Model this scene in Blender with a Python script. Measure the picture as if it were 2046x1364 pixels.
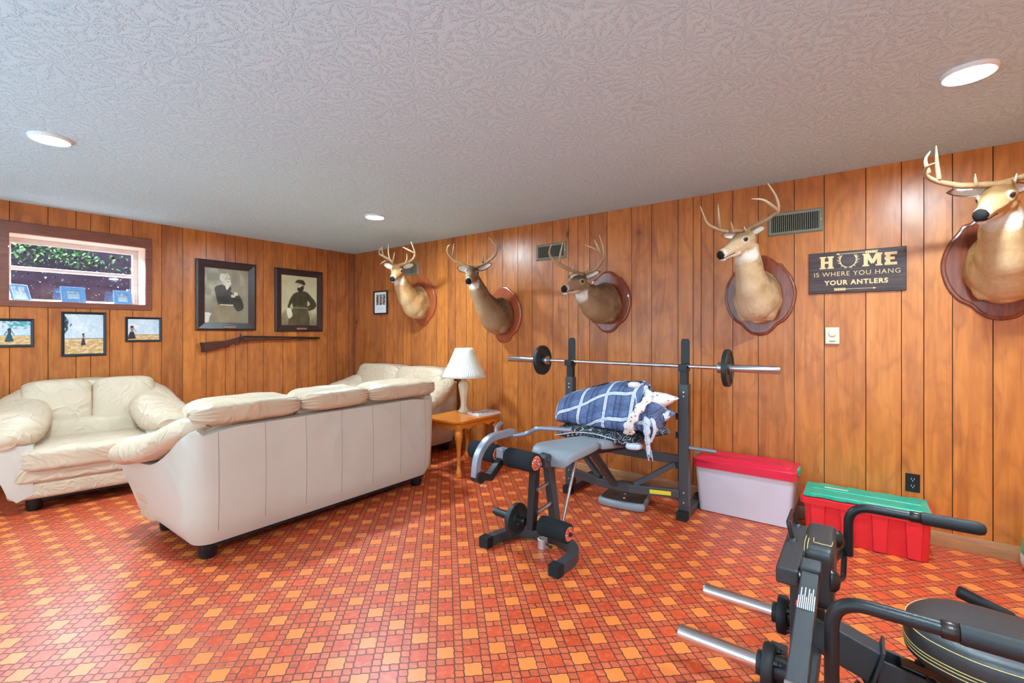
import bpy, bmesh, math, random
import numpy as np
from mathutils import Vector, Matrix, Euler, noise

R = math.radians
random.seed(7)
rng = np.random.RandomState(5)
for o in list(bpy.data.objects):
    bpy.data.objects.remove(o)
scene = bpy.context.scene
C = scene.collection

# ------------------------------------------------------------------ camera
F, CX, CY, CAMH, CEIL = 925.0, 1023.0, 663.0, 1.334, 2.44
AZ = R(36.82)
CA, SA = math.cos(AZ), math.sin(AZ)
cam_d = bpy.data.cameras.new('camera')
cam = bpy.data.objects.new('camera', cam_d)
C.objects.link(cam)
cam.location = (0, 0, CAMH)
cam.rotation_euler = (R(90), 0, AZ - R(90))
cam_d.sensor_width = 36
cam_d.lens = F / 2046 * 36
cam_d.shift_y = -(682 - CY) / 2046
cam_d.clip_start = 0.05
scene.camera = cam

# ------------------------------------------------------------------ view + world
vs = scene.view_settings
vs.view_transform = 'Standard'
vs.look = 'None'
vs.gamma = 1
vs.use_curve_mapping = False
vs.exposure = 0.04

world = bpy.data.worlds.new('sky')
scene.world = world
world.use_nodes = True
wn = world.node_tree
bg = wn.nodes['Background']
bg.inputs[0].default_value = (0.80, 0.88, 1.0, 1)
bg.inputs[1].default_value = 62.0
_tc = wn.nodes.new('ShaderNodeTexCoord'); _sx = wn.nodes.new('ShaderNodeSeparateXYZ'); _rp = wn.nodes.new('ShaderNodeValToRGB')
wn.links.new(_tc.outputs['Generated'], _sx.inputs[0]); wn.links.new(_sx.outputs[2], _rp.inputs[0])
_rp.color_ramp.elements[0].position = 0.0; _rp.color_ramp.elements[0].color = (0.02, 0.02, 0.02, 1)
_rp.color_ramp.elements[1].position = 0.05; _rp.color_ramp.elements[1].color = (0.80, 0.88, 1.0, 1)
wn.links.new(_rp.outputs[0], bg.inputs[0])

LIGHTS = [(0.535, 3.687), (2.755, 3.70), (2.737, -0.375), (0.535, -0.375)]
LENS_STRENGTH = 880.0

def area(name, loc, rot, sx, sy, energy, col):
    d = bpy.data.lights.new(name, 'AREA')
    d.shape = 'RECTANGLE'
    d.size, d.size_y = sx, sy
    d.energy = energy
    d.color = col
    o = bpy.data.objects.new(name, d)
    o.location = loc
    o.rotation_euler = rot
    C.objects.link(o)
    return o
# soft fill lamps added along the unseen walls behind and beside the camera
area('fill_south', (1.3, -2.22, 1.3), (R(90), 0, R(180)), 4.6, 2.1, 74, (0.52, 0.94, 1.16))
area('fill_west', (-1.22, 1.9, 1.3), (R(90), 0, R(-90)), 6.6, 2.1, 112, (0.52, 0.94, 1.16))

# the sky seen through the window: a portal only guides sampling, it gives no light of its own
_p = area('window_portal', (1.05, 5.99, 1.886), (R(90), 0, R(180)), 0.95, 0.58, 1.0, (1, 1, 1))
_p.data.cycles.is_portal = True
_p.rotation_euler = (R(-90), 0, 0)

# ------------------------------------------------------------------ pixel helpers (plan measuring)
def onfloor(x, y, z=0.0):
    d = F * (CAMH - z) / (y - CY); l = (x - CX) / F * d
    return Vector((d * CA + l * SA, d * SA - l * CA, z))
def onx(x, y, X):
    t = (x - CX) / F
    Y = X * (SA - t * CA) / (CA + t * SA); d = X * CA + Y * SA
    return Vector((X, Y, CAMH - (y - CY) / F * d))
def ony(x, y, Y):
    t = (x - CX) / F
    X = Y * (CA + t * SA) / (SA - t * CA); d = X * CA + Y * SA
    return Vector((X, Y, CAMH - (y - CY) / F * d))

# ------------------------------------------------------------------ node helpers
def S(r, g, b):
    def f(c):
        c /= 255.0
        return c / 12.92 if c <= 0.04045 else ((c + 0.055) / 1.055) ** 2.4
    return (f(r), f(g), f(b), 1)

class V:
    nt = None
    def __init__(s, sock): s.s = sock
    @staticmethod
    def m(op, *a):
        n = V.nt.nodes.new('ShaderNodeMath'); n.operation = op
        for i, v in enumerate(a):
            if isinstance(v, V): V.nt.links.new(v.s, n.inputs[i])
            else: n.inputs[i].default_value = v
        return V(n.outputs[0])
    def __add__(s, o): return V.m('ADD', s, o)
    __radd__ = __add__
    def __sub__(s, o): return V.m('SUBTRACT', s, o)
    def __rsub__(s, o): return V.m('SUBTRACT', o, s)
    def __mul__(s, o): return V.m('MULTIPLY', s, o)
    __rmul__ = __mul__
    def __truediv__(s, o): return V.m('DIVIDE', s, o)
    def fl(s): return V.m('FLOOR', s)
    def fr(s): return V.m('FRACT', s)
    def ab(s): return V.m('ABSOLUTE', s)
    def mn(s, o): return V.m('MINIMUM', s, o)
    def mx(s, o): return V.m('MAXIMUM', s, o)
    def lt(s, o): return V.m('LESS_THAN', s, o)
    def gt(s, o): return V.m('GREATER_THAN', s, o)
    def sin(s): return V.m('SINE', s)
    def pw(s, o): return V.m('POWER', s, o)

class Mat:
    def __init__(s, name, base=(0.8, 0.8, 0.8, 1), rough=0.5, metal=0.0, spec=0.5, coat=0.0, **kw):
        s.m = bpy.data.materials.new(name); s.m.use_nodes = True
        s.nt = s.m.node_tree; V.nt = s.nt
        s.b = s.nt.nodes['Principled BSDF']
        s.set('Base Color', base); s.set('Roughness', rough); s.set('Metallic', metal)
        s.set('Specular IOR Level', spec); s.set('Coat Weight', coat)
        for k, v in kw.items(): s.set(k.replace('_', ' '), v)
    def set(s, k, v):
        i = s.b.inputs[k]
        if isinstance(v, V): s.nt.links.new(v.s, i)
        elif hasattr(v, 'is_output'): s.nt.links.new(v, i)
        else: i.default_value = v
    def node(s, t, **kw):
        n = s.nt.nodes.new(t)
        for k, v in kw.items():
            if k.startswith('i_'):
                key = k[2:].replace('_', ' ')
                if isinstance(v, V): s.nt.links.new(v.s, n.inputs[key])
                elif hasattr(v, 'is_output'): s.nt.links.new(v, n.inputs[key])
                else: n.inputs[key].default_value = v
            else: setattr(n, k, v)
        return n
    def coord(s, kind='Object'):
        return s.node('ShaderNodeTexCoord').outputs[kind]
    def xyz(s, vec=None):
        n = s.node('ShaderNodeSeparateXYZ'); s.nt.links.new(vec or s.coord(), n.inputs[0])
        return V(n.outputs[0]), V(n.outputs[1]), V(n.outputs[2])
    def comb(s, x, y, z):
        n = s.node('ShaderNodeCombineXYZ')
        for i, v in enumerate((x, y, z)):
            if isinstance(v, V): s.nt.links.new(v.s, n.inputs[i])
            else: n.inputs[i].default_value = v
        return n.outputs[0]
    def noise(s, vec=None, scale=5, detail=3, rough=0.5, dist=0.0):
        n = s.node('ShaderNodeTexNoise', i_Scale=scale, i_Detail=detail, i_Roughness=rough, i_Distortion=dist)
        s.nt.links.new(vec or s.coord(), n.inputs['Vector'])
        return V(n.outputs['Fac'])
    def white(s, vec):
        n = s.node('ShaderNodeTexWhiteNoise', noise_dimensions='3D'); s.nt.links.new(vec, n.inputs['Vector'])
        return V(n.outputs['Value'])
    def mix(s, f, a, b, mode='MIX'):
        n = s.node('ShaderNodeMix', data_type='RGBA', blend_type=mode)
        for i, v in ((0, f), (6, a), (7, b)):
            if isinstance(v, V): s.nt.links.new(v.s, n.inputs[i])
            elif hasattr(v, 'is_output'): s.nt.links.new(v, n.inputs[i])
            else: n.inputs[i].default_value = v
        return n.outputs[2]
    def ramp(s, f, stops):
        n = s.node('ShaderNodeValToRGB'); s.nt.links.new(f.s, n.inputs[0])
        e = n.color_ramp.elements
        while len(e) < len(stops): e.new(0.5)
        for i, (p, c) in enumerate(stops): e[i].position = p; e[i].color = c
        return n.outputs[0]
    def attr(s, name, out='Fac'):
        n = s.node('ShaderNodeAttribute', attribute_name=name)
        return V(n.outputs['Fac']) if out == 'Fac' else n.outputs['Color']
    def bump(s, h, strength=0.3, dist=0.01):
        n = s.node('ShaderNodeBump', i_Strength=strength, i_Distance=dist)
        s.nt.links.new(h.s if isinstance(h, V) else h, n.inputs['Height'])
        s.nt.links.new(n.outputs[0], s.b.inputs['Normal'])

def plain(name, rgb, rough=0.5, metal=0.0, bump=0, bs=60, var=0.0, spec=0.5, coat=0.0, **kw):
    m = Mat(name, S(*rgb), rough, metal, spec, coat, **kw)
    if var:
        c = S(*rgb); n = m.noise(scale=9, detail=4)
        m.set('Base Color', m.mix(n, tuple(x * (1 - var) for x in c[:3]) + (1,), tuple(min(1, x * (1 + var)) for x in c[:3]) + (1,)))
    if bump: m.bump(m.noise(scale=bs, detail=3), bump, 0.003)
    return m.m

# ------------------------------------------------------------------ materials
def mat_floor():
    m = Mat('patterned_vinyl', rough=0.3, spec=0.6)
    x, y, z = m.xyz()
    k = 1 / 0.1545
    x = (x - 2.148) * k; y = (y - 1.067) * k
    u0 = x + y; v0 = y - x
    w = 6.2832 * 3
    u = u0 + 0.012 * (v0 * w).sin()
    v = v0 + 0.012 * (u0 * w).sin()
    u = u + 1 / 3; v = v + 1 / 3
    iu, iv = u.fl(), v.fl()
    cu, cv = u.fr(), v.fr()
    A = 2 / 3
    du = cu.mn((cu - A).ab()).mn(1 - cu)
    dv = cv.mn((cv - A).ab()).mn(1 - cv)
    su, sv = cu.gt(A), cv.gt(A)
    d3 = (cv - 1 / 3).ab() + (1 - su * (1 - sv)) * 9
    d4 = (cu - 1 / 3).ab() + (1 - sv * (1 - su)) * 9
    d = du.mn(dv).mn(d3).mn(d4)
    line = V.m('SMOOTH_MIN', (0.030 - d) * 60, 1.0, 0.05).mx(0.0)
    par = ((iu + iv) * 0.5).fr().gt(0.25)
    big = (1 - su) * (1 - sv)
    sx, sy = (u * 3).fl(), (v * 3).fl()
    sub_u = m.mix(big, m.comb(sx, sy, 0), m.comb(iu, iv, 3))
    rnd = m.white(sub_u)
    mott = m.noise(scale=38, detail=3, rough=0.6)
    small = m.mix(rnd, S(206, 88, 54), S(224, 108, 66))
    small = m.mix((mott - 0.45) * 3.0, small, S(176, 70, 48))
    dark = m.mix(rnd, S(216, 80, 42), S(198, 68, 38))
    dark = m.mix((mott - 0.48) * 3.5, dark, S(232, 112, 62))
    org = m.mix(rnd, S(250, 136, 66), S(244, 126, 58))
    c = m.mix(par, org, dark)
    c = m.mix(big, small, c)
    c = m.mix(line, c, S(98, 40, 30))
    m.set('Base Color', c)
    m.set('Roughness', 0.30 + 0.12 * m.noise(scale=6))
    fine = m.noise(scale=120, detail=2)
    m.bump(line * -1.0 + fine * 0.35, 0.35, 0.003)
    return m.m

def mat_panel(name, axis):
    m = Mat(name, rough=0.28, spec=0.5)
    x, y, z = m.xyz()
    a = x if axis == 'x' else y
    t = m.attr('tone'); g = m.attr('groove'); pid = m.attr('pid')
    wob = m.noise(m.comb(a * 3.0 + pid * 7.3, pid * 3.1, z * 1.3), scale=1.6, detail=2, rough=0.6)
    n1 = m.noise(m.comb(a * 14 + pid * 11.7, pid, z * 1.1), scale=1.5, detail=3, rough=0.55, dist=0.9)
    grain = m.noise(m.comb(a * 150, pid, z * 3.0), scale=2, detail=2, rough=0.6)
    fig = ((wob * 26 + n1 * 3).sin() * 0.5 + 0.5)
    light = m.mix(t, S(188, 108, 58), S(232, 142, 62))
    deep = m.mix(t, S(134, 70, 36), S(202, 110, 42))
    c = m.mix((n1 - 0.38) * 2.6, light, deep)
    c = m.mix(fig.pw(3.0) * 0.42 * (wob * 1.6 - 0.25).mx(0.0), c, S(128, 62, 32))
    big = m.noise(m.comb(a * 5 + pid * 2.7, pid * 9.1, z * 1.6), scale=1.4, detail=3, rough=0.6, dist=1.5)
    c = m.mix((big - 0.52).mx(0.0) * 3.2, c, m.mix(t, S(110, 54, 30), S(176, 96, 46)))
    c = m.mix(grain * 0.30, c, S(150, 84, 44))
    vn = m.node('ShaderNodeTexVoronoi', i_Scale=1.0)
    m.nt.links.new(m.comb(a * 2.4 + pid * 3.3, pid * 5.0, z * 1.5), vn.inputs['Vector'])
    kd = V(vn.outputs['Distance'])
    kd = kd + (m.noise(m.comb(a * 30, pid, z * 24), scale=1, detail=2) - 0.5) * 0.06
    halo = V.m('MULTIPLY', (0.20 - kd).mx(0.0), 4.0).mn(0.5)
    c = m.mix(halo, c, S(150, 80, 40))
    knot = V.m('MULTIPLY', (0.07 - kd).mx(0.0), 20.0).mn(0.85)
    c = m.mix(knot, c, S(92, 42, 22))
    c = m.mix(g, c, S(62, 30, 18))
    m.set('Base Color', c)
    m.set('Roughness', 0.24 + 0.16 * n1)
    m.bump(grain * 0.5 + n1, 0.10, 0.002)
    return m.m

def mat_ceiling():
    m = Mat('stamped_texture_paint', S(206, 238, 252), 0.85, spec=0.25)
    vec = m.coord()
    warp = m.noise(vec, scale=9, detail=2)
    x, y, z = m.xyz(vec)
    xx = x + (warp - 0.5) * 0.05; yy = y + (m.noise(m.comb(y, x, 3.0), scale=9, detail=2) - 0.5) * 0.05
    vn = m.node('ShaderNodeTexVoronoi', i_Scale=6.5, i_Randomness=0.9, voronoi_dimensions='2D')
    m.nt.links.new(m.comb(xx, yy, 0), vn.inputs['Vector'])
    px, py, pz = m.xyz(vn.outputs['Position'])
    # star strokes round each dab of the stamp
    ang = V.m('ARCTAN2', yy - py / 1.0, xx - px / 1.0)
    r = V(vn.outputs['Distance'])
    star = (ang * 11 + (m.noise(vec, scale=30, detail=2) * 7)).sin()
    squig = m.noise(m.comb(x, y, 0), scale=75, detail=3, rough=0.7, dist=1.2)
    sq2 = ((m.noise(m.comb(x, y, 1.0), scale=38, detail=2, dist=0.8) * 30).sin())
    h = star * 0.55 + sq2 * 0.45 + (squig - 0.5) * 2.2
    h = V.m('SMOOTH_MIN', h.mx(0.1), 0.7, 0.2)
    m.bump(h, 0.72, 0.007)
    return m.m

def mat_leather(name, rgb, sc=1.0):
    m = Mat(name, S(*rgb), 0.42, spec=0.45)
    c = S(*rgb); n = m.noise(scale=3.0, detail=4)
    m.set('Base Color', m.mix(n, tuple(v * 0.88 for v in c[:3]) + (1,), tuple(min(1, v * 1.08) for v in c[:3]) + (1,)))
    w1 = m.noise(scale=5.0 * sc, detail=2, dist=1.4)
    w2 = m.noise(scale=240, detail=2)
    ridge = 1 - (w1 - 0.5).ab() * 8
    m.bump(ridge.mx(0.0) * 0.8 + w1 * 1.5 + w2 * 0.06, 0.38, 0.014)
    return m.m

def mat_wood(name, c1, c2, rough=0.3, axis=0, sc=1.0, coat=0.2):
    m = Mat(name, S(*c1), rough, coat=coat)
    x, y, z = m.xyz()
    k = [(2, 18, 18), (18, 2, 18), (18, 18, 2)][axis]
    n = m.noise(m.comb(x * k[0], y * k[1], z * k[2]), scale=2.2 * sc, detail=5, rough=0.6, dist=0.8)
    m.set('Base Color', m.mix((n - 0.3) * 2.2, S(*c1), S(*c2)))
    m.bump(n, 0.08, 0.002)
    return m.m

def mat_fur():
    m = Mat('deer_fur', rough=0.75, spec=0.25)
    c = m.attr('col', 'Color')
    n = m.noise(scale=70, detail=4, rough=0.7)
    m.set('Base Color', m.mix((n - 0.4) * 0.9, c, m.mix(1.0, c, (0.55, 0.5, 0.46, 1), 'MULTIPLY')))
    x, y, z = m.xyz()
    f = m.noise(m.comb(x * 3, y * 3, z), scale=170, detail=2)
    m.bump(f, 0.5, 0.004)
    return m.m

def mat_vcol(name, rough=0.4, spec=0.4, coat=0.0):
    m = Mat(name, rough=rough, spec=spec, coat=coat)
    m.set('Base Color', m.attr('col', 'Color'))
    return m.m

def mat_plaid():
    m = Mat('navy_plaid_fabric', rough=0.8, spec=0.2)
    s, t = m.attr('cs'), m.attr('ct')
    def band(v, period, w, off=0.0):
        f = ((v + off) / period).fr()
        return ((f - 0.5).ab()).lt(w / period / 2)
    b1 = band(t, 0.20, 0.024, 0.05)
    b2 = band(s, 0.19, 0.024, 0.03)
    tint1 = band(t, 0.20, 0.07, 0.155)
    tint2 = band(s, 0.19, 0.06, 0.12)
    n = m.noise(scale=14, detail=3)
    navy = m.mix(n, S(92, 108, 152), S(122, 140, 180))
    c = m.mix(tint1 * 0.22, navy, S(46, 50, 78))
    c = m.mix(tint2 * 0.22, c, S(44, 48, 74))
    pin = band(t, 0.20, 0.012, 0.125).mx(band(t, 0.20, 0.010, 0.165))
    c = m.mix(pin * 0.5, c, S(44, 46, 74))
    edge1 = band(t, 0.20, 0.036, 0.05); edge2 = band(s, 0.19, 0.036, 0.03)
    c = m.mix(edge1.mx(edge2) * 0.55, c, S(40, 42, 66))
    c = m.mix(b1.mx(b2), c, S(214, 218, 232))
    m.set('Base Color', c)
    w = m.noise(scale=9, detail=3, dist=1.8)
    m.bump((1 - (w - 0.5).ab() * 7).mx(0.0), 0.6, 0.018)
    return m.m

def mat_spots(name, base, cols, scale=22, thr=0.16, rough=0.8):
    m = Mat(name, S(*base), rough, spec=0.2)
    c = S(*base)
    for i, col in enumerate(cols):
        vn = m.node('ShaderNodeTexVoronoi', i_Scale=scale * (1 + 0.4 * i))
        x, y, z = m.xyz()
        m.nt.links.new(m.comb(x + 3 * i, y, z), vn.inputs['Vector'])
        c = m.mix(V(vn.outputs['Distance']).lt(thr), c, S(*col))
    m.set('Base Color', c)
    m.bump(m.noise(scale=25, detail=3, dist=1.0), 0.4, 0.008)
    return m.m

M = {}
M['floor'] = mat_floor()
M['panel_x'] = mat_panel('wood_paneling_back', 'x')
M['panel_y'] = mat_panel('wood_paneling_right', 'y')
M['ceiling'] = mat_ceiling()
M['leather'] = mat_leather('beige_leather', (206, 180, 152))
M['leather_panel'] = mat_leather('smooth_beige_leather', (208, 198, 184), 0.25)
M['base_wood'] = mat_wood('baseboard_wood', (196, 140, 92), (160, 104, 66), 0.4, 1)
M['casing'] = mat_wood('window_casing_wood', (140, 78, 56), (112, 56, 40), 0.4, 0)
M['casing_v'] = mat_wood('window_casing_wood_upright', (140, 78, 56), (112, 56, 40), 0.4, 2)
M['jamb'] = plain('painted_jamb', (226, 196, 180), 0.6)
M['sash'] = mat_wood('weathered_sash', (214, 208, 202), (176, 168, 162), 0.55, 0, coat=0)
M['oak'] = mat_wood('honey_oak', (232, 136, 48), (200, 104, 30), 0.28, 0)
M['plaque'] = mat_wood('walnut_plaque', (150, 74, 46), (104, 48, 30), 0.2, 2, coat=0.25)
M['plaque_red'] = mat_wood('cherry_plaque', (186, 92, 52), (150, 66, 38), 0.25, 2, coat=0.25)
M['darkframe'] = mat_wood('dark_frame_wood', (58, 36, 34), (40, 24, 24), 0.35, 0)
M['blackframe'] = plain('black_frame', (26, 34, 44), 0.4)
M['gunwood'] = mat_wood('gun_stock_wood', (96, 46, 34), (62, 28, 22), 0.3, 0)
M['gunmetal'] = plain('gun_metal', (64, 58, 56), 0.35, 0.8)
M['antler'] = None
M['fur'] = mat_fur()
M['vcol'] = mat_vcol('printed_paper', 0.35)
M['eye'] = plain('glass_eye', (18, 12, 10), 0.05, coat=1.0)
M['steel_dark'] = plain('charcoal_powder_coat', (74, 76, 80), 0.42, 0.3, 0.12, 260)
M['steel_black'] = plain('black_powder_coat', (34, 34, 36), 0.38, 0.2, 0.15, 260)
M['steel_silver'] = plain('silver_powder_coat', (150, 156, 170), 0.35, 0.5)
M['chrome'] = plain('chrome', (226, 222, 222), 0.12, 1.0)
M['chrome_satin'] = plain('satin_steel', (190, 190, 196), 0.3, 1.0)
M['rubber'] = plain('black_rubber', (30, 30, 32), 0.6, 0, 0.2, 120)
M['foam'] = plain('black_foam', (40, 42, 44), 0.9, 0, 0.6, 140, spec=0.15)
M['iron'] = plain('cast_iron_plate', (44, 50, 50), 0.42, 0.3, 0.2, 60)
M['vinyl_grey'] = plain('grey_vinyl_pad', (142, 148, 154), 0.45, 0, 0.1, 90, var=0.06)
M['vinyl_black'] = plain('black_vinyl_pad', (48, 48, 50), 0.42, 0, 0.25, 220, var=0.1)
M['thread'] = plain('gold_thread', (214, 190, 120), 0.6)
M['redcap'] = mat_spots('orange_end_cap', (214, 92, 66), [(232, 214, 200), (170, 48, 36)], 90, 0.35, 0.5)
M['yellow'] = plain('yellow_sticker', (232, 208, 44), 0.5)
M['lamp_shade'] = None
M['blackplastic'] = plain('black_plastic', (22, 22, 24), 0.35)
M['bolt'] = plain('zinc_bolt', (206, 206, 206), 0.25, 1.0)
M['vent'] = plain('olive_grey_vent', (128, 124, 104), 0.45)
M['ventdark'] = plain('vent_cavity', (28, 26, 22), 0.8)
M['red_bin'] = plain('red_plastic', (232, 44, 52), 0.35)
M['green_lid'] = None
M['pink_lid'] = plain('crimson_plastic', (226, 36, 66), 0.32)
M['ivory'] = plain('ivory_plastic', (222, 212, 186), 0.4)
M['white_plastic'] = plain('white_plastic', (236, 234, 230), 0.4)
M['heater'] = plain('heater_enamel', (178, 184, 196), 0.35)
M['plinth'] = plain('black_dust_cover', (24, 26, 34), 0.7)
M['lens'] = Mat('light_lens', S(255, 255, 255), 0.5).m
b_ = M['lens'].node_tree.nodes['Principled BSDF']
b_.inputs['Emission Color'].default_value = (0.72, 1.0, 1.16, 1)
b_.inputs['Emission Strength'].default_value = LENS_STRENGTH
mm = Mat('antler_bone', rough=0.45)
mm.set('Base Color', mm.mix(mm.attr('tip'), mm.mix(mm.noise(scale=60, detail=3), S(120, 78, 44), S(172, 128, 84)), S(206, 184, 148)))
mm.bump(mm.noise(scale=120, detail=3), 0.4, 0.003); M['antler'] = mm.m
mm = Mat('pleated_shade_cloth', S(244, 240, 226), 0.8, spec=0.1)
mm.set('Transmission Weight', 0.0); mm.set('Subsurface Weight', 0.3); mm.set('Subsurface Radius', (0.05, 0.05, 0.04)); M['lamp_shade'] = mm.m
mm = Mat('green_plastic', S(10, 178, 146), 0.38)
n_ = mm.noise(scale=6, detail=5, rough=0.7)
mm.set('Base Color', mm.mix((n_ - 0.5).mx(0.0) * 2.2, S(8, 176, 144), S(150, 198, 160))); M['green_lid'] = mm.m
mm = Mat('translucent_plastic', S(222, 216, 226), 0.4)
mm.set('Subsurface Weight', 0.4); mm.set('Subsurface Radius', (0.06, 0.05, 0.06)); mm.set('Base Color', mm.mix(mm.noise(mm.coord(), scale=3, detail=4), S(206, 198, 210), S(232, 226, 234))); M['clear_bin'] = mm.m
mm = Mat('marble_ceramic', S(232, 214, 186), 0.2, coat=0.5)
mm.set('Base Color', mm.mix(mm.noise(scale=12, detail=5, dist=1.5), S(244, 230, 206), S(212, 184, 150))); M['ceramic'] = mm.m
mm = Mat('charred_sign_wood', rough=0.5)
x_, y_, z_ = mm.xyz(); n_ = mm.noise(mm.comb(x_ * 8, y_ * 1.2, z_ * 22), scale=3, detail=6, rough=0.7)
mm.set('Base Color', mm.mix((n_ - 0.42) * 3.0, S(50, 28, 30), S(104, 74, 64))); M['sign'] = mm.m
M['sign_ink'] = plain('cream_paint', (238, 200, 142), 0.6)
M['plaid'] = mat_plaid()
mm = Mat('dark_printed_quilt', rough=0.85)
n_ = mm.noise(mm.coord(), scale=7, detail=2, dist=1.5); st_ = ((n_ * 60).sin()).gt(0.93)
mm.set('Base Color', mm.mix(st_, mm.mix(mm.noise(scale=11), S(22, 26, 32), S(46, 52, 62)), S(210, 212, 214)))
mm.bump(mm.noise(scale=16, detail=3), 0.4, 0.01); M['darkquilt'] = mm.m
M['floral'] = mat_spots('floral_print_fabric', (238, 228, 222), [(196, 40, 44), (44, 74, 56)], 26, 0.17)
M['blueframe'] = mat_spots('blue_frame_enamel', (110, 156, 206), [(160, 196, 230)], 60, 0.2, 0.3)
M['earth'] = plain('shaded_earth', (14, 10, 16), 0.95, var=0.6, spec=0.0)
mm = Mat('leaves', rough=0.8, spec=0.08)
mm.set('Base Color', mm.attr('col', 'Color')); M['leaf'] = mm.m
mm = Mat('window_pane', (1, 1, 1, 1), 0.0)
# thin clear pane: mostly straight-through with a weak reflection
tr = mm.nt.nodes.new('ShaderNodeBsdfTransparent'); gl = mm.nt.nodes.new('ShaderNodeBsdfGlossy'); gl.inputs['Roughness'].default_value = 0.02
mx_ = mm.nt.nodes.new('ShaderNodeMixShader'); mx_.inputs[0].default_value = 0.06
mm.nt.links.new(tr.outputs[0], mx_.inputs[1]); mm.nt.links.new(gl.outputs[0], mx_.inputs[2])
mm.nt.links.new(mx_.outputs[0], mm.nt.nodes['Material Output'].inputs[0]); M['glass'] = mm.m

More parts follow.
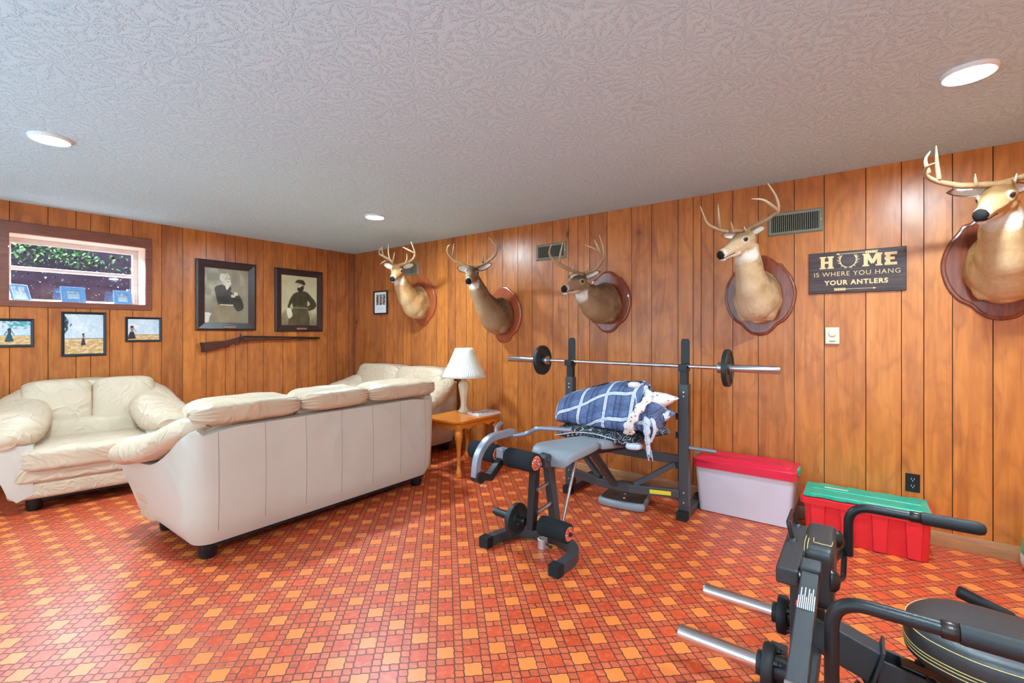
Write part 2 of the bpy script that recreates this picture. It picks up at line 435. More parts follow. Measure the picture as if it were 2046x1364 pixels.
# ------------------------------------------------------------------ mesh builder
class MB:
    def __init__(s): s.v = []; s.f = []; s.mi = []; s.m = 0; s.at = {}
    def add(s, vs, fs):
        o = len(s.v); s.v += [Vector(p) for p in vs]
        s.f += [[i + o for i in f] for f in fs]; s.mi += [s.m] * len(fs); return s
    def box(s, c, size, rot=None, taper=1.0):
        c = Vector(c); hx, hy, hz = size[0] / 2, size[1] / 2, size[2] / 2
        vs = []
        for z in (-1, 1):
            k = 1.0 if z > 0 else taper
            for x, y in ((-1, -1), (1, -1), (1, 1), (-1, 1)):
                p = Vector((x * hx * k, y * hy * k, z * hz))
                if rot is not None: p = rot @ p
                vs.append(c + p)
        return s.add(vs, [(3, 2, 1, 0), (4, 5, 6, 7), (0, 1, 5, 4), (1, 2, 6, 5), (2, 3, 7, 6), (3, 0, 4, 7)])
    def rings(s, rings, cap=True, closed=False, loop=True):
        n = len(rings[0]); vs = [p for r in rings for p in r]; fs = []
        k = len(rings)
        for i in range(k if closed else k - 1):
            a, b = i * n, ((i + 1) % k) * n
            for j in range(n if loop else n - 1):
                j2 = (j + 1) % n
                fs.append((a + j, a + j2, b + j2, b + j))
        if cap and not closed:
            fs.append(tuple(range(n - 1, -1, -1))); fs.append(tuple((k - 1) * n + j for j in range(n)))
        return s.add(vs, fs)
    def tube(s, path, r, n=12, closed=False, cap=True, flat=1.0, up=None):
        P = [Vector(p) for p in path]; k = len(P)
        rs = r if isinstance(r, (list, tuple)) else [r] * k
        T = []
        for i in range(k):
            a = P[(i - 1) % k] if (closed or i > 0) else P[0]
            b = P[(i + 1) % k] if (closed or i < k - 1) else P[-1]
            T.append((b - a).normalized())
        u = Vector(up) if up else (Vector((0, 0, 1)) if abs(T[0].z) < 0.9 else Vector((1, 0, 0)))
        u = (u - T[0] * u.dot(T[0])).normalized(); rings = []
        for i in range(k):
            u = (u - T[i] * u.dot(T[i])).normalized(); w = T[i].cross(u)
            rings.append([P[i] + (u * math.cos(t) * flat + w * math.sin(t)) * rs[i] for t in [2 * math.pi * j / n for j in range(n)]])
        return s.rings(rings, cap, closed)
    def beam(s, path, w, h, up=(0, 0, 1), closed=False):
        """rectangular bar along a path; w across, h along up"""
        P = [Vector(p) for p in path]; k = len(P); rings = []
        for i in range(k):
            a = P[max(i - 1, 0)]; b = P[min(i + 1, k - 1)]
            t = (b - a).normalized(); u = Vector(up); u = (u - t * u.dot(t)).normalized(); q = t.cross(u)
            m = 1.0
            if 0 < i < k - 1:
                t1 = (P[i] - a).normalized(); m = 1 / max(0.5, t1.dot(t))
            # mitre: keep width in the bend plane
            rings.append([P[i] + q * (w / 2 * sx) * m + u * (h / 2 * sz) for sx, sz in ((-1, -1), (1, -1), (1, 1), (-1, 1))])
        return s.rings(rings)
    def lathe(s, prof, c=(0, 0, 0), axis=(0, 0, 1), n=24, cap=True):
        c = Vector(c); ax = Vector(axis).normalized()
        u = Vector((1, 0, 0)) if abs(ax.x) < 0.9 else Vector((0, 1, 0)); u = (u - ax * u.dot(ax)).normalized(); w = ax.cross(u)
        rings = [[c + ax * h + (u * math.cos(t) + w * math.sin(t)) * max(r, 1e-4) for t in [2 * math.pi * j / n for j in range(n)]] for r, h in prof]
        return s.rings(rings, cap)
    def prism(s, outline, t, M4=None, hole=None):
        """outline in local xy, extruded 0..t in local z"""
        n = len(outline); M4 = M4 or Matrix()
        vs = [M4 @ Vector((x, y, 0)) for x, y in outline] + [M4 @ Vector((x, y, t)) for x, y in outline]
        fs = [(i, (i + 1) % n, n + (i + 1) % n, n + i) for i in range(n)]
        fs += [tuple(range(n - 1, -1, -1)), tuple(range(n, 2 * n))]
        return s.add(vs, fs)
    def ell(s, c, r, n=16, rot=None):
        c = Vector(c); r = (r, r, r) if not isinstance(r, (tuple, list)) else r; rings = []
        for i in range(1, n // 2 + 0):
            ph = math.pi * i / (n // 2)
            ring = []
            for j in range(n):
                t = 2 * math.pi * j / n
                p = Vector((r[0] * math.sin(ph) * math.cos(t), r[1] * math.sin(ph) * math.sin(t), -r[2] * math.cos(ph)))
                ring.append(c + (rot @ p if rot is not None else p))
            rings.append(ring)
        return s.rings(rings)
    def puff(s, c, size, e=0.35, n=14, rot=None, wr=0.0, seed=0, ez=None, pleat=0.0):
        """soft cushion: superellipsoid from a cube grid; e small = boxier"""
        c = Vector(c); ez = ez or e; idx = {}; vs = []; fs = []
        def vert(p):
            k = tuple(round(q, 5) for q in p)
            if k not in idx:
                idx[k] = len(vs)
                x, y, z = p
                l = (abs(x) ** (2 / e) + abs(y) ** (2 / e)) ** (e / 2)
                g = (l ** (2 / ez) + abs(z) ** (2 / ez)) ** (ez / 2)
                q = Vector((x / g, y / g, z / g))
                q = Vector((q.x * size[0] / 2, q.y * size[1] / 2, q.z * size[2] / 2))
                if wr:
                    nn = noise.noise(Vector((q.x * 7 + seed * 5.1, q.y * 7, q.z * 7))) * 0.7 + noise.noise(Vector((q.x * 19 + seed, q.y * 19, q.z * 19))) * 0.3
                    q = q * (1 + nn * wr / max(0.05, q.length))
                if pleat:       # gathers that fade away from the two ends
                    ed = max(0.0, 1 - (size[0] / 2 - abs(q.x)) / .13)
                    an = math.atan2(q.z / size[2], q.y / size[1]); q = q + Vector((0, q.y, q.z)).normalized() * (math.sin(an * 17 + seed * 2 + q.x * 9) * pleat * ed - .012 * ed * ed) if (abs(q.y) + abs(q.z)) > 1e-4 else q
                vs.append(c + (rot @ q if rot is not None else q))
            return idx[k]
        g = [math.tan(math.pi / 4 * (2 * i / n - 1)) for i in range(n + 1)]
        for ax in range(3):
            for sg in (-1, 1):
                for i in range(n):
                    for j in range(n):
                        q = []
                        for a, b in ((i, j), (i + 1, j), (i + 1, j + 1), (i, j + 1)):
                            p = [0, 0, 0]; p[ax] = sg; p[(ax + 1) % 3] = g[a]; p[(ax + 2) % 3] = g[b]; q.append(vert(p))
                        fs.append(q if sg > 0 else q[::-1])
        return s.add(vs, fs)
    def xf(s, M4):
        s.v = [M4 @ p for p in s.v]; return s
    def build(s, name, mat, parent=None, smooth=40, bevel=0, subd=0, base=None, fix=True):
        me = bpy.data.meshes.new(name)
        org = Vector((0, 0, 0))
        if parent is not None:
            inv = parent.matrix_world.inverted()
            vs = [inv @ p for p in s.v]
        else:
            if base is None:
                xs = [p.x for p in s.v]; ys = [p.y for p in s.v]; zs = [p.z for p in s.v]
                org = Vector(((min(xs) + max(xs)) / 2, (min(ys) + max(ys)) / 2, min(zs)))
            else: org = Vector(base)
            vs = [p - org for p in s.v]
        me.from_pydata([tuple(p) for p in vs], [], s.f)
        for k, vals in s.at.items():
            if len(vals) and isinstance(vals[0], (tuple, list)):
                a = me.color_attributes.new(k, 'FLOAT_COLOR', 'POINT'); a.data.foreach_set('color', np.array(vals, dtype=np.float32).ravel())
            else:
                a = me.attributes.new(k, 'FLOAT', 'POINT'); a.data.foreach_set('value', np.array(vals, dtype=np.float32))
        mats = mat if isinstance(mat, (list, tuple)) else [mat]
        for m_ in mats: me.materials.append(m_)
        if len(mats) > 1: me.polygons.foreach_set('material_index', s.mi)
        if fix:
            bm = bmesh.new(); bm.from_mesh(me); bmesh.ops.recalc_face_normals(bm, faces=bm.faces); bm.to_mesh(me); bm.free()
        if smooth:
            me.polygons.foreach_set('use_smooth', [True] * len(me.polygons)); me.set_sharp_from_angle(angle=R(smooth))
        o = bpy.data.objects.new(name, me); C.objects.link(o)
        if parent is not None: o.parent = parent
        else:
            o.location = org; bpy.context.view_layer.update()
        if bevel:
            b = o.modifiers.new('bevel', 'BEVEL'); b.width = bevel; b.segments = 2; b.limit_method = 'ANGLE'; b.angle_limit = R(35)
            b.harden_normals = False
        if subd:
            b = o.modifiers.new('sub', 'SUBSURF'); b.levels = subd; b.render_levels = subd
        return o

def thing(name, label, cat, loc=(0, 0, 0), rotz=0, group=None, kind=None):
    o = bpy.data.objects.new(name, None); C.objects.link(o)
    o.location = loc; o.rotation_euler = (0, 0, rotz); o.empty_display_size = 0.1
    o['label'] = label; o['category'] = cat
    if group: o['group'] = group
    if kind: o['kind'] = kind
    bpy.context.view_layer.update()
    return o
def tag(o, label, cat, group=None, kind=None):
    o['label'] = label; o['category'] = cat
    if group: o['group'] = group
    if kind: o['kind'] = kind
    return o
def struct(o): o['kind'] = 'structure'; return o
def build_sub(mb, name, mat, part, **kw):
    o = mb.build(name, mat, part.parent, **kw)
    o.parent = part
    return o
def copy_tree(o, parent=None):
    c = o.copy(); C.objects.link(c)
    if parent: c.parent = parent
    for ch in list(o.children): copy_tree(ch, c)
    return c
def arc(c, r, a0, a1, n, u, v):
    c, u, v = Vector(c), Vector(u), Vector(v)
    return [c + u * r * math.cos(a0 + (a1 - a0) * i / n) + v * r * math.sin(a0 + (a1 - a0) * i / n) for i in range(n + 1)]
def smoothpath(pts, n=6, closed=False):
    """Catmull-Rom through points (tuples of any length)"""
    P = [np.array(p, float) for p in pts]; k = len(P); out = []
    rngi = range(k if closed else k - 1)
    for i in rngi:
        p0 = P[(i - 1) % k] if (closed or i > 0) else 2 * P[0] - P[1]
        p1, p2 = P[i], P[(i + 1) % k]
        p3 = P[(i + 2) % k] if (closed or i + 2 < k) else 2 * P[-1] - P[-2]
        for j in range(n):
            t = j / n
            out.append(0.5 * ((2 * p1) + (-p0 + p2) * t + (2 * p0 - 5 * p1 + 4 * p2 - p3) * t * t + (-p0 + 3 * p1 - 3 * p2 + p3) * t ** 3))
    if not closed: out.append(P[-1])
    return [tuple(float(q) for q in p) for p in out]
def fillet(pts, r, n=6):
    """round the corners of a polyline"""
    P = [Vector(p) for p in pts]; out = [P[0]]
    for i in range(1, len(P) - 1):
        a, b, c = P[i - 1], P[i], P[i + 1]
        rr = min(r, (a - b).length * 0.49, (c - b).length * 0.49)
        p, q = b + (a - b).normalized() * rr, b + (c - b).normalized() * rr
        for j in range(n + 1):
            t = j / n; out.append(p * (1 - t) ** 2 + b * 2 * t * (1 - t) + q * t * t)
    out.append(P[-1]); return out

# =================================================================== THE ROOM
XR, YB, XL, YF = 3.925, 5.735, -1.3, -2.3     # inner faces of right, back, left and front walls
mb = MB(); mb.box(((XL + XR) / 2, (YF + YB) / 2, -0.06), (XR - XL + 0.4, YB - YF + 0.4, 0.12))
o = mb.build('floor', M['floor'], smooth=0, base=(0, 0, 0)); struct(o)
mb = MB(); mb.box(((XL + XR) / 2, (YF + YB) / 2, CEIL + 0.06), (XR - XL + 0.4, YB - YF + 0.4, 0.12))
struct(mb.build('ceiling', M['ceiling'], smooth=0, base=(0, 0, CEIL)))

def panel_wall(name, axis, edges, pos, nrm, mat, tones, hole=None):
    """planked wall: quads between grooves, each groove a shallow channel; pos = face coordinate, nrm = +1/-1 facing"""
    mb = MB(); tone = []; groove = []; pid = []
    gw, gd = 0.0022, 0.004
    def P(a, dep, z): return Vector((a, pos - nrm * dep, z)) if axis == 'x' else Vector((pos - nrm * dep, a, z))
    def quad(a0, a1, z0, z1, d0, d1, t, g, p):
        mb.add([P(a0, d0, z0), P(a1, d1, z0), P(a1, d1, z1), P(a0, d0, z1)], [(0, 1, 2, 3)])
        tone.extend([t] * 4); groove.extend([g] * 4); pid.extend([p] * 4)
    for i in range(len(edges) - 1):
        a0, a1 = edges[i] + gw, edges[i + 1] - gw
        t = tones[i % len(tones)]; p = rng.rand() * 10
        spans = [(a0, a1, [(0.0, CEIL)])]
        if hole:
            h0, h1, z0, z1 = hole
            cuts = sorted(set([a0, a1] + [h for h in (h0, h1) if a0 < h < a1])); spans = []
            for c0, c1 in zip(cuts, cuts[1:]):
                mid = (c0 + c1) / 2
                spans.append((c0, c1, [(0, z0), (z1, CEIL)] if h0 < mid < h1 else [(0, CEIL)]))
        for c0, c1, zs in spans:
            for za, zb in zs: quad(c0, c1, za, zb, 0, 0, t, 0, p)
        e = edges[i + 1]
        zs = [(0, CEIL)]
        if hole and hole[0] < e < hole[1]: zs = [(0, hole[2]), (hole[3], CEIL)]
        if i < len(edges) - 2:
            for za, zb in zs:
                quad(e - gw, e, za, zb, 0, gd, t, 1, p); quad(e, e + gw, za, zb, gd, 0, t, 1, p)
    # solid backing
    a, b = edges[0], edges[-1]
    bk = 0.012
    def slab(a0, a1, z0, z1):
        c = P((a0 + a1) / 2, bk + 0.04, (z0 + z1) / 2)
        n0 = len(mb.v); mb.box(c, ((a1 - a0), 0.08, z1 - z0) if axis == 'x' else (0.08, (a1 - a0), z1 - z0))
        k = len(mb.v) - n0; tone.extend([0.3] * k); groove.extend([1.0] * k); pid.extend([0] * k)
    if hole:
        e_ = .02; slab(a, hole[0] - e_, 0, CEIL); slab(hole[1] + e_, b, 0, CEIL); slab(hole[0] - e_, hole[1] + e_, 0, hole[2] - e_); slab(hole[0] - e_, hole[1] + e_, hole[3] + e_, CEIL)
    else: slab(a, b, 0, CEIL)
    mb.at = {'tone': tone, 'groove': groove, 'pid': pid}
    o = mb.build(name, mat, smooth=0, base=(0, 0, 0), fix=False)
    return struct(o)

pr = [5.735, 5.504, 5.281, 5.045, 4.88, 4.681, 4.528, 4.261, 4.069, 3.884, 3.762, 3.589, 3.49, 3.283, 3.066, 2.862, 2.682, 2.429, 2.253, 2.149, 2.026, 1.848,
      1.612, 1.431, 1.206, 1.085, 1.022, 0.926, 0.786, 0.608, 0.374, 0.193, -0.039, -0.223, -0.332, -0.465, -0.641, -0.83, -1.05, -1.25, -1.43, -1.66, -1.86, -2.05, -2.3]
tr_ = [.25, .3, .1, .35, .15, .5, .3, .45, .75, .2, .55, .85, .6, .45, .8, .65, .5, .6, .7, .55, .2, .65, .5, .55, .65, .6, .5, .7, .6, .55, .75, .8, .95, .8, .95, .85, .75, .6, .6, .8, .7, .6, .8, .7]
panel_wall('wall_right', 'y', pr[::-1], XR, -1, M['panel_y'], tr_[::-1])
pl = [-1.3, -1.1, -0.87, -0.62, -0.44, -0.2, 0.02, 0.22, 0.4, 0.586, 0.818, 1.001, 1.101, 1.238, 1.414, 1.651, 1.836, 2.057, 2.248, 2.353, 2.489, 2.666, 2.902, 3.081, 3.242, 3.347, 3.505, 3.64, 3.83, 3.925]
tl_ = [.5, .6, .4, .6, .5, .6, .4, .5, .55, .4, .45, .6, .55, .6, .5, .3, .8, .6, .35, .3, .4, .45, .65, .3, .4, .3, .0, .25, .05]
WX0, WX1, WZ0, WZ1 = 0.583, 1.514, 1.60, 2.172
panel_wall('wall_back', 'x', pl, YB, -1, M['panel_x'], tl_, (WX0, WX1, WZ0, WZ1))
wl = [YF + 0.2 * i for i in range(41)]; wl[-1] = YB
panel_wall('wall_left', 'y', wl, XL, 1, M['panel_y'], tl_)
wf = [XL + (XR - XL) * i / 26 for i in range(27)]
panel_wall('wall_front', 'x', wf, YF, 1, M['panel_x'], tl_)

# baseboards: stained wood with a rounded top
def baseboard(name, p0, p1, n):
    prof = [(0, 0), (0.016, 0), (0.016, 0.07), (0.011, 0.084), (0.004, 0.088), (0, 0.088)]
    rings = [[Vector(p) + Vector(n) * a + Vector((0, 0, z)) for a, z in prof] for p in (p0, p1)]
    return struct(MB().rings(rings).build(name, M['base_wood'], smooth=30, base=(0, 0, 0)))
baseboard('baseboard_right', (XR, YF, 0), (XR, YB, 0), (-1, 0, 0))
baseboard('baseboard_back', (XL + 1.9, YB, 0), (XR, YB, 0), (0, -1, 0))
# slim moulding in the far corner
struct(MB().box((XR - 0.008, YB - 0.008, CEIL / 2), (0.014, 0.014, CEIL - 0.002)).build('trim_1', M['casing_v'], smooth=0))

# ------------------------------------------------------------------ window
win = thing('window_1', 'narrow basement window with weathered sash in a brown stained casing', 'window', ((WX0 + WX1) / 2, YB, WZ0), kind='structure')
def frame4(x0, x1, z0, z1, w, y0, y1, wb=None, wr=None, wl=None, wt=None):
    """mitred frame ring between outer rectangle and inner rectangle"""
    mb = MB(); wb = wb or w; wr = wr or w; wl = wl or w; wt = wt or w
    out = [(x0, z0), (x1, z0), (x1, z1), (x0, z1)]; inn = [(x0 + wl, z0 + wb), (x1 - wr, z0 + wb), (x1 - wr, z1 - wt), (x0 + wl, z1 - wt)]
    vs = [(a, y0, b) for a, b in out] + [(a, y0, b) for a, b in inn] + [(a, y1, b) for a, b in out] + [(a, y1, b) for a, b in inn]
    fs = []
    for i in range(4):
        j = (i + 1) % 4
        fs += [(i, j, 4 + j, 4 + i), (8 + i, 12 + i, 12 + j, 8 + j), (i, 8 + i, 8 + j, j), (4 + i, 4 + j, 12 + j, 12 + i)]
    return mb.add(vs, fs)
frame4(WX0 - 0.085, WX1 + 0.052, WZ0 - 0.05, WZ1 + 0.10, 0.05, YB - 0.018, YB + 0.01, wb=0.055, wr=0.052, wl=0.085, wt=0.10).build('window_casing', M['casing'], win, smooth=0, bevel=0.006)
frame4(WX0 - 0.03, WX1 + 0.03, WZ0 - 0.03, WZ1 + 0.03, 0.03, YB + 0.002, YB + 0.262).build('jamb', M['jamb'], win, smooth=0)
YS = YB + 0.225
frame4(WX0, WX1, WZ0, WZ1, 0.045, YS, YS + 0.04, wt=0.05, wb=0.03, wl=0.035).build('window_sash', M['sash'], win, smooth=0, bevel=0.004)
zm = WZ0 + 0.30
MB().box(((WX0 + WX1) / 2, YS + 0.012, zm), (WX1 - WX0 - 0.06, 0.05, 0.034)).build('meeting_rail', M['sash'], win, smooth=0, bevel=0.008)
MB().box(((WX0 + WX1) / 2, YS + 0.026, (zm + WZ1) / 2), (WX1 - WX0 - 0.07, 0.004, WZ1 - zm - 0.06)).build('upper_pane', M['glass'], win, smooth=0)
MB().box(((WX0 + WX1) / 2, YS + 0.030, (zm + WZ0) / 2), (WX1 - WX0 - 0.07, 0.004, zm - WZ0 - 0.04)).build('lower_pane', M['glass'], win, smooth=0)
mb = MB().box((WX1 - 0.045, YS - 0.012, WZ0 + 0.07), (0.03, 0.022, 0.10)); mb.tube([(WX1 - 0.05, YS - 0.025, WZ0 + 0.03), (WX1 - 0.075, YS - 0.05, WZ0 + 0.02)], 0.006)
mb.build('window_latch', M['chrome_satin'], win, bevel=0.005)

# outside: dark bank and leafy ivy
mb = MB(); nx, ny = 30, 16; vs = []
for j in range(ny + 1):
    for i in range(nx + 1):
        t = j / ny; x = -3 + 11 * i / nx; y = 6.5 + 1.1 * t; z = 1.2 + 1.4 * t ** 0.8 + 0.08 * noise.noise(Vector((x * 2, t * 4, 0)))
        vs.append((x, y, z))
fs = [(j * (nx + 1) + i, j * (nx + 1) + i + 1, (j + 1) * (nx + 1) + i + 1, (j + 1) * (nx + 1) + i) for j in range(ny) for i in range(nx)]
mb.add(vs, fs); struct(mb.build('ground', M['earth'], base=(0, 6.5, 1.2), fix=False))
mb = MB(); cols = []
for k in range(17000):
    x = random.uniform(-1.5, 5.5); t = random.random() ** 0.8
    y = 6.5 + 1.1 * t - random.uniform(0.01, 0.14) * (0.4 + t); z = 1.2 + 1.4 * t ** 0.8 + random.uniform(0.0, 0.10)
    up = t > 0.52
    clump = noise.noise(Vector((x * 1.6, t * 3, 4)))
    if not up and random.random() < 0.72: continue
    if up and clump < -0.16 and random.random() < 0.75: continue
    s_ = random.uniform(0.012, 0.030) if up else random.uniform(0.005, 0.016)
    e = Euler((random.uniform(0.2, 1.5), random.uniform(-0.7, 0.7), random.uniform(0, 6.28))).to_matrix()
    mb.add([Vector((x, y, z)) + e @ Vector(q) * s_ for q in ((0, -1, 0), (0.55, -0.2, 0.12), (0.4, 0.5, 0.05), (0, 1, 0), (-0.4, 0.5, 0.05), (-0.55, -0.2, 0.12))], [(0, 1, 2, 3, 4, 5)])
    g = random.random()
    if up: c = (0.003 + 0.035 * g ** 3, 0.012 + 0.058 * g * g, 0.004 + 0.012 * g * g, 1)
    else: c = (0.06, 0.065, 0.075, 1) if g > 0.6 else (0.004, 0.012, 0.007, 1)  # pale flecks: white sparkles put into the colour of some lower leaves
    cols += [c] * 6
mb.at['col'] = cols
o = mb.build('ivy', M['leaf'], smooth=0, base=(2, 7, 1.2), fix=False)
tag(o, 'green ivy leaves with painted pale sparkles on the bank outside the basement window', 'plants', kind='stuff')

# ------------------------------------------------------------------ recessed lights
lab = ['round recessed ceiling light at the left, over the armchair below the window', 'round recessed ceiling light farthest away, near the wall of deer heads',
       'round recessed ceiling light at the right, nearest the viewer', 'round recessed ceiling light behind the viewer']
l0 = None
for i, (x, y) in enumerate(LIGHTS):
    if l0 is None:
        t = thing('recessed_light', lab[0], 'ceiling light', (x, y, CEIL - 0.012), group='recessed ceiling lights')
        mb = MB().lathe([(0.074, -0.002), (0.078, -0.005), (0.086, -0.006), (0.092, 0.0), (0.094, 0.006), (0.094, 0.0119), (0.074, 0.0119)], (x, y, CEIL - 0.012), n=40, cap=False)
        mb.build('trim_ring', M['white_plastic'], t)
        MB().lathe([(0.0, -0.001), (0.074, -0.001), (0.074, 0.004), (0.0, 0.004)], (x, y, CEIL - 0.012), n=40, cap=False).build('lens', M['lens'], t, smooth=30)
        l0 = t
    else:
        t = copy_tree(l0); t.location = (x, y, CEIL - 0.012); t['label'] = lab[i]

# ------------------------------------------------------------------ air vents high on the right wall
def vent(y0, y1, z0, z1, label):
    t = thing('air_vent', label, 'vent', (XR, (y0 + y1) / 2, z0), group='metal air vents high on the panelled wall')
    mb = MB(); o_ = [(y0, z0), (y1, z0), (y1, z1), (y0, z1)]; w = 0.024
    i_ = [(y0 + w, z0 + w), (y1 - w, z0 + w), (y1 - w, z1 - w), (y0 + w, z1 - w)]
    vs = [(XR - 0.001, a, b) for a, b in o_] + [(XR - 0.011, a + (w * .4 if a == y0 else -w * .4), b + (w * .4 if b == z0 else -w * .4)) for a, b in o_] + [(XR - 0.009, a, b) for a, b in i_] + [(XR - 0.001, a, b) for a, b in i_]
    fs = [(r * 4 + i, r * 4 + (i + 1) % 4, (r + 1) * 4 + (i + 1) % 4, (r + 1) * 4 + i) for r in range(3) for i in range(4)]
    mb.add(vs, fs).build('vent_frame', M['vent'], t, smooth=0)
    MB().box((XR - 0.001, (y0 + y1) / 2, (z0 + z1) / 2), (0.001, y1 - y0 - 2 * w, z1 - z0 - 2 * w)).build('backing', M['ventdark'], t, smooth=0)
    n = int((y1 - y0 - 2 * w) / 0.0125); mb = MB()
    for k in range(n):
        y = y0 + w + (k + 0.5) * (y1 - y0 - 2 * w) / n
        mb.box((XR - 0.006, y, (z0 + z1) / 2), (0.007, 0.0035, z1 - z0 - 2 * w), rot=Matrix.Rotation(0.5, 3, 'Z'))
    mb.build('louvre', M['vent'], t, smooth=0)
    mb = MB(); mb.box((XR - 0.013, y0 + 0.012, (z0 + z1) / 2), (0.006, 0.008, 0.012)); mb.build('damper_lever', M['bolt'], t, smooth=0)
vent(0.199, 0.545, 2.045, 2.215, 'large grey air vent beside the antlers of the fourth deer head')
vent(2.275, 2.626, 2.055, 2.215, 'grey air vent behind the antler tips of the middle deer head')
vent(4.40, 4.72, 2.05, 2.21, 'air vent behind the ear of the farthest deer head')

# ------------------------------------------------------------------ outlet, thermostat
t = thing('wall_outlet', 'black duplex wall outlet low on the panelling above the green-lidded tote', 'outlet', (XR, -0.278, 0.31))
MB().box((XR - 0.003, -0.278, 0.366), (0.006, 0.072, 0.116)).build('cover_plate', M['blackplastic'], t, bevel=0.002)
for z in (0.345, 0.388):
    mb = MB().lathe([(0.017, 0), (0.017, 0.003), (0.0, 0.003)], (XR - 0.006, -0.278, z), (-1, 0, 0), 20); q = mb.build('socket', M['blackplastic'], t)
    mb = MB()
    for dy in (-0.007, 0.007): mb.box((XR - 0.0095, -0.278 + dy, z + 0.004), (0.001, 0.003, 0.008))
    mb.lathe([(0.0028, 0), (0.0028, 0.001)], (XR - 0.009, -0.278, z - 0.008), (-1, 0, 0), 10)
    build_sub(mb, 'slots', M['white_plastic'], q)
t = thing('thermostat', 'small ivory thermostat with a round dial below the wooden antler sign', 'thermostat', (XR, 0.146, 1.251))
MB().box((XR - 0.012, 0.146, 1.308), (0.024, 0.082, 0.116)).build('housing', M['ivory'], t, bevel=0.004)
MB().lathe([(0.024, 0), (0.024, 0.006), (0.020, 0.010), (0, 0.010)], (XR - 0.022, 0.146, 1.325), (-1, 0, 0), 24).build('dial', M['ivory'], t)
MB().box((XR - 0.0245, 0.146, 1.27), (0.001, 0.035, 0.004)).build('lettering', M['blackplastic'], t, smooth=0)

# ------------------------------------------------------------------ wooden sign
def text_mb(body, size, bold, M4, depth=0.0015, space=1.0):
    cu = bpy.data.curves.new('t', 'FONT'); cu.body = body; cu.size = size; cu.offset = bold; cu.space_character = space
    cu.align_x = 'CENTER'; cu.extrude = depth; cu.resolution_u = 4
    ob = bpy.data.objects.new('t', cu); C.objects.link(ob)
    dg = bpy.context.evaluated_depsgraph_get(); me = bpy.data.meshes.new_from_object(ob.evaluated_get(dg))
    vs = [M4 @ v.co for v in me.vertices]; fs = [tuple(p.vertices) for p in me.polygons]
    w = ob.dimensions.x
    bpy.data.objects.remove(ob); bpy.data.meshes.remove(me)
    return vs, fs
sy, sz = 0.0175, 1.746      # centre of the sign; it spans Y 0.282..-0.247
t = thing('wooden_sign', 'dark wooden sign reading HOME is where you hang your antlers', 'sign', (XR, sy, 1.60))
MB().box((XR - 0.010, sy, sz), (0.018, 0.53, 0.285)).build('board', M['sign'], t, bevel=0.003)
# local frame on the board: a to the viewer's right (-Y), b up
SG = Matrix(((0, 0, -1, XR - 0.0191), (-1, 0, 0, sy), (0, 1, 0, sz), (0, 0, 0, 1)))
mb = MB(); cnt_ = [0]
def poly(pts, t_=0.0012):
    cnt_[0] += 1; mb.prism(pts, t_ + cnt_[0] * 0.00001, SG)
def rect(a0, a1, b0, b1): poly([(a0, b0), (a1, b0), (a1, b1), (a0, b1)])
def slabH(a, b, w, h, st):
    for x in (a, a + w - st):
        rect(x, x + st, b, b + h); rect(x - 0.007, x + st + 0.007, b, b + 0.010); rect(x - 0.007, x + st + 0.007, b + h - 0.010, b + h)
    rect(a + st, a + w - st, b + h * .42, b + h * .60)
hh = 0.085; b0 = 0.028
slabH(-0.195, b0, 0.068, hh, 0.023)
ax = 0.045    # M
rect(ax, ax + 0.022, b0, b0 + hh); rect(ax + 0.070, ax + 0.092, b0, b0 + hh)
poly([(ax + 0.002, b0 + hh), (ax + 0.028, b0 + hh), (ax + 0.052, b0 + 0.030), (ax + 0.040, b0 + 0.014)])
poly([(ax + 0.090, b0 + hh), (ax + 0.064, b0 + hh), (ax + 0.040, b0 + 0.030), (ax + 0.052, b0 + 0.014)])
for q in (ax, ax + 0.070): rect(q - 0.007, q + 0.029, b0, b0 + 0.010)
rect(ax - 0.007, ax + 0.012, b0 + hh - 0.010, b0 + hh); rect(ax + 0.080, ax + 0.099, b0 + hh - 0.010, b0 + hh)
ex = 0.160    # E
rect(ex, ex + 0.024, b0, b0 + hh)
for bb in (0.0, 0.034, 0.067): rect(ex - 0.006, ex + (0.058 if bb != 0.034 else 0.046), b0 + bb, b0 + bb + 0.018)
# antler ring standing in for the O
for sg in (-1, 1):
    def T2(pts, w):
        for (p, q), (r, s_) in zip(pts, pts[1:]):
            d = Vector((r - p, s_ - q)); n = Vector((-d.y, d.x)).normalized() * w
            poly([(p - n.x, q - n.y), (r - n.x * .8, s_ - n.y * .8), (r + n.x * .8, s_ + n.y * .8), (p + n.x, q + n.y)])
    cxx = -0.040; pts = [(cxx + sg * r_, b0 + h_) for r_, h_ in ((0.004, 0.002), (0.022, 0.008), (0.038, 0.024), (0.046, 0.046), (0.044, 0.066), (0.034, 0.086))]
    T2(pts, 0.0032)
    for (r1, h1, r2, h2) in ((0.040, 0.028, 0.056, 0.036), (0.045, 0.044, 0.062, 0.056), (0.046, 0.056, 0.056, 0.078), (0.045, 0.062, 0.046, 0.088), (0.030, 0.016, 0.040, 0.008), (0.018, 0.006, 0.016, -0.006)):
        T2([(cxx + sg * r1, b0 + h1), (cxx + sg * r2, b0 + h2)], 0.0022)
def arrow(a0, a1, b, flip):
    rect(min(a0, a1), max(a0, a1), b - 0.0014, b + 0.0014)
    s_ = 1 if a1 > a0 else -1
    poly([(a1, b - 0.007), (a1 + s_ * 0.018, b), (a1, b + 0.007)] if s_ > 0 else [(a1, b + 0.007), (a1 - 0.018, b), (a1, b - 0.007)])
    for k in range(6):
        q = a0 - s_ * 0.004 + s_ * k * 0.011
        for sg in (-1, 1):
            pts = [(q, b), (q + s_ * 0.008, b), (q + s_ * 0.001, b + sg * 0.009), (q - s_ * 0.007, b + sg * 0.009)]
            poly(pts)
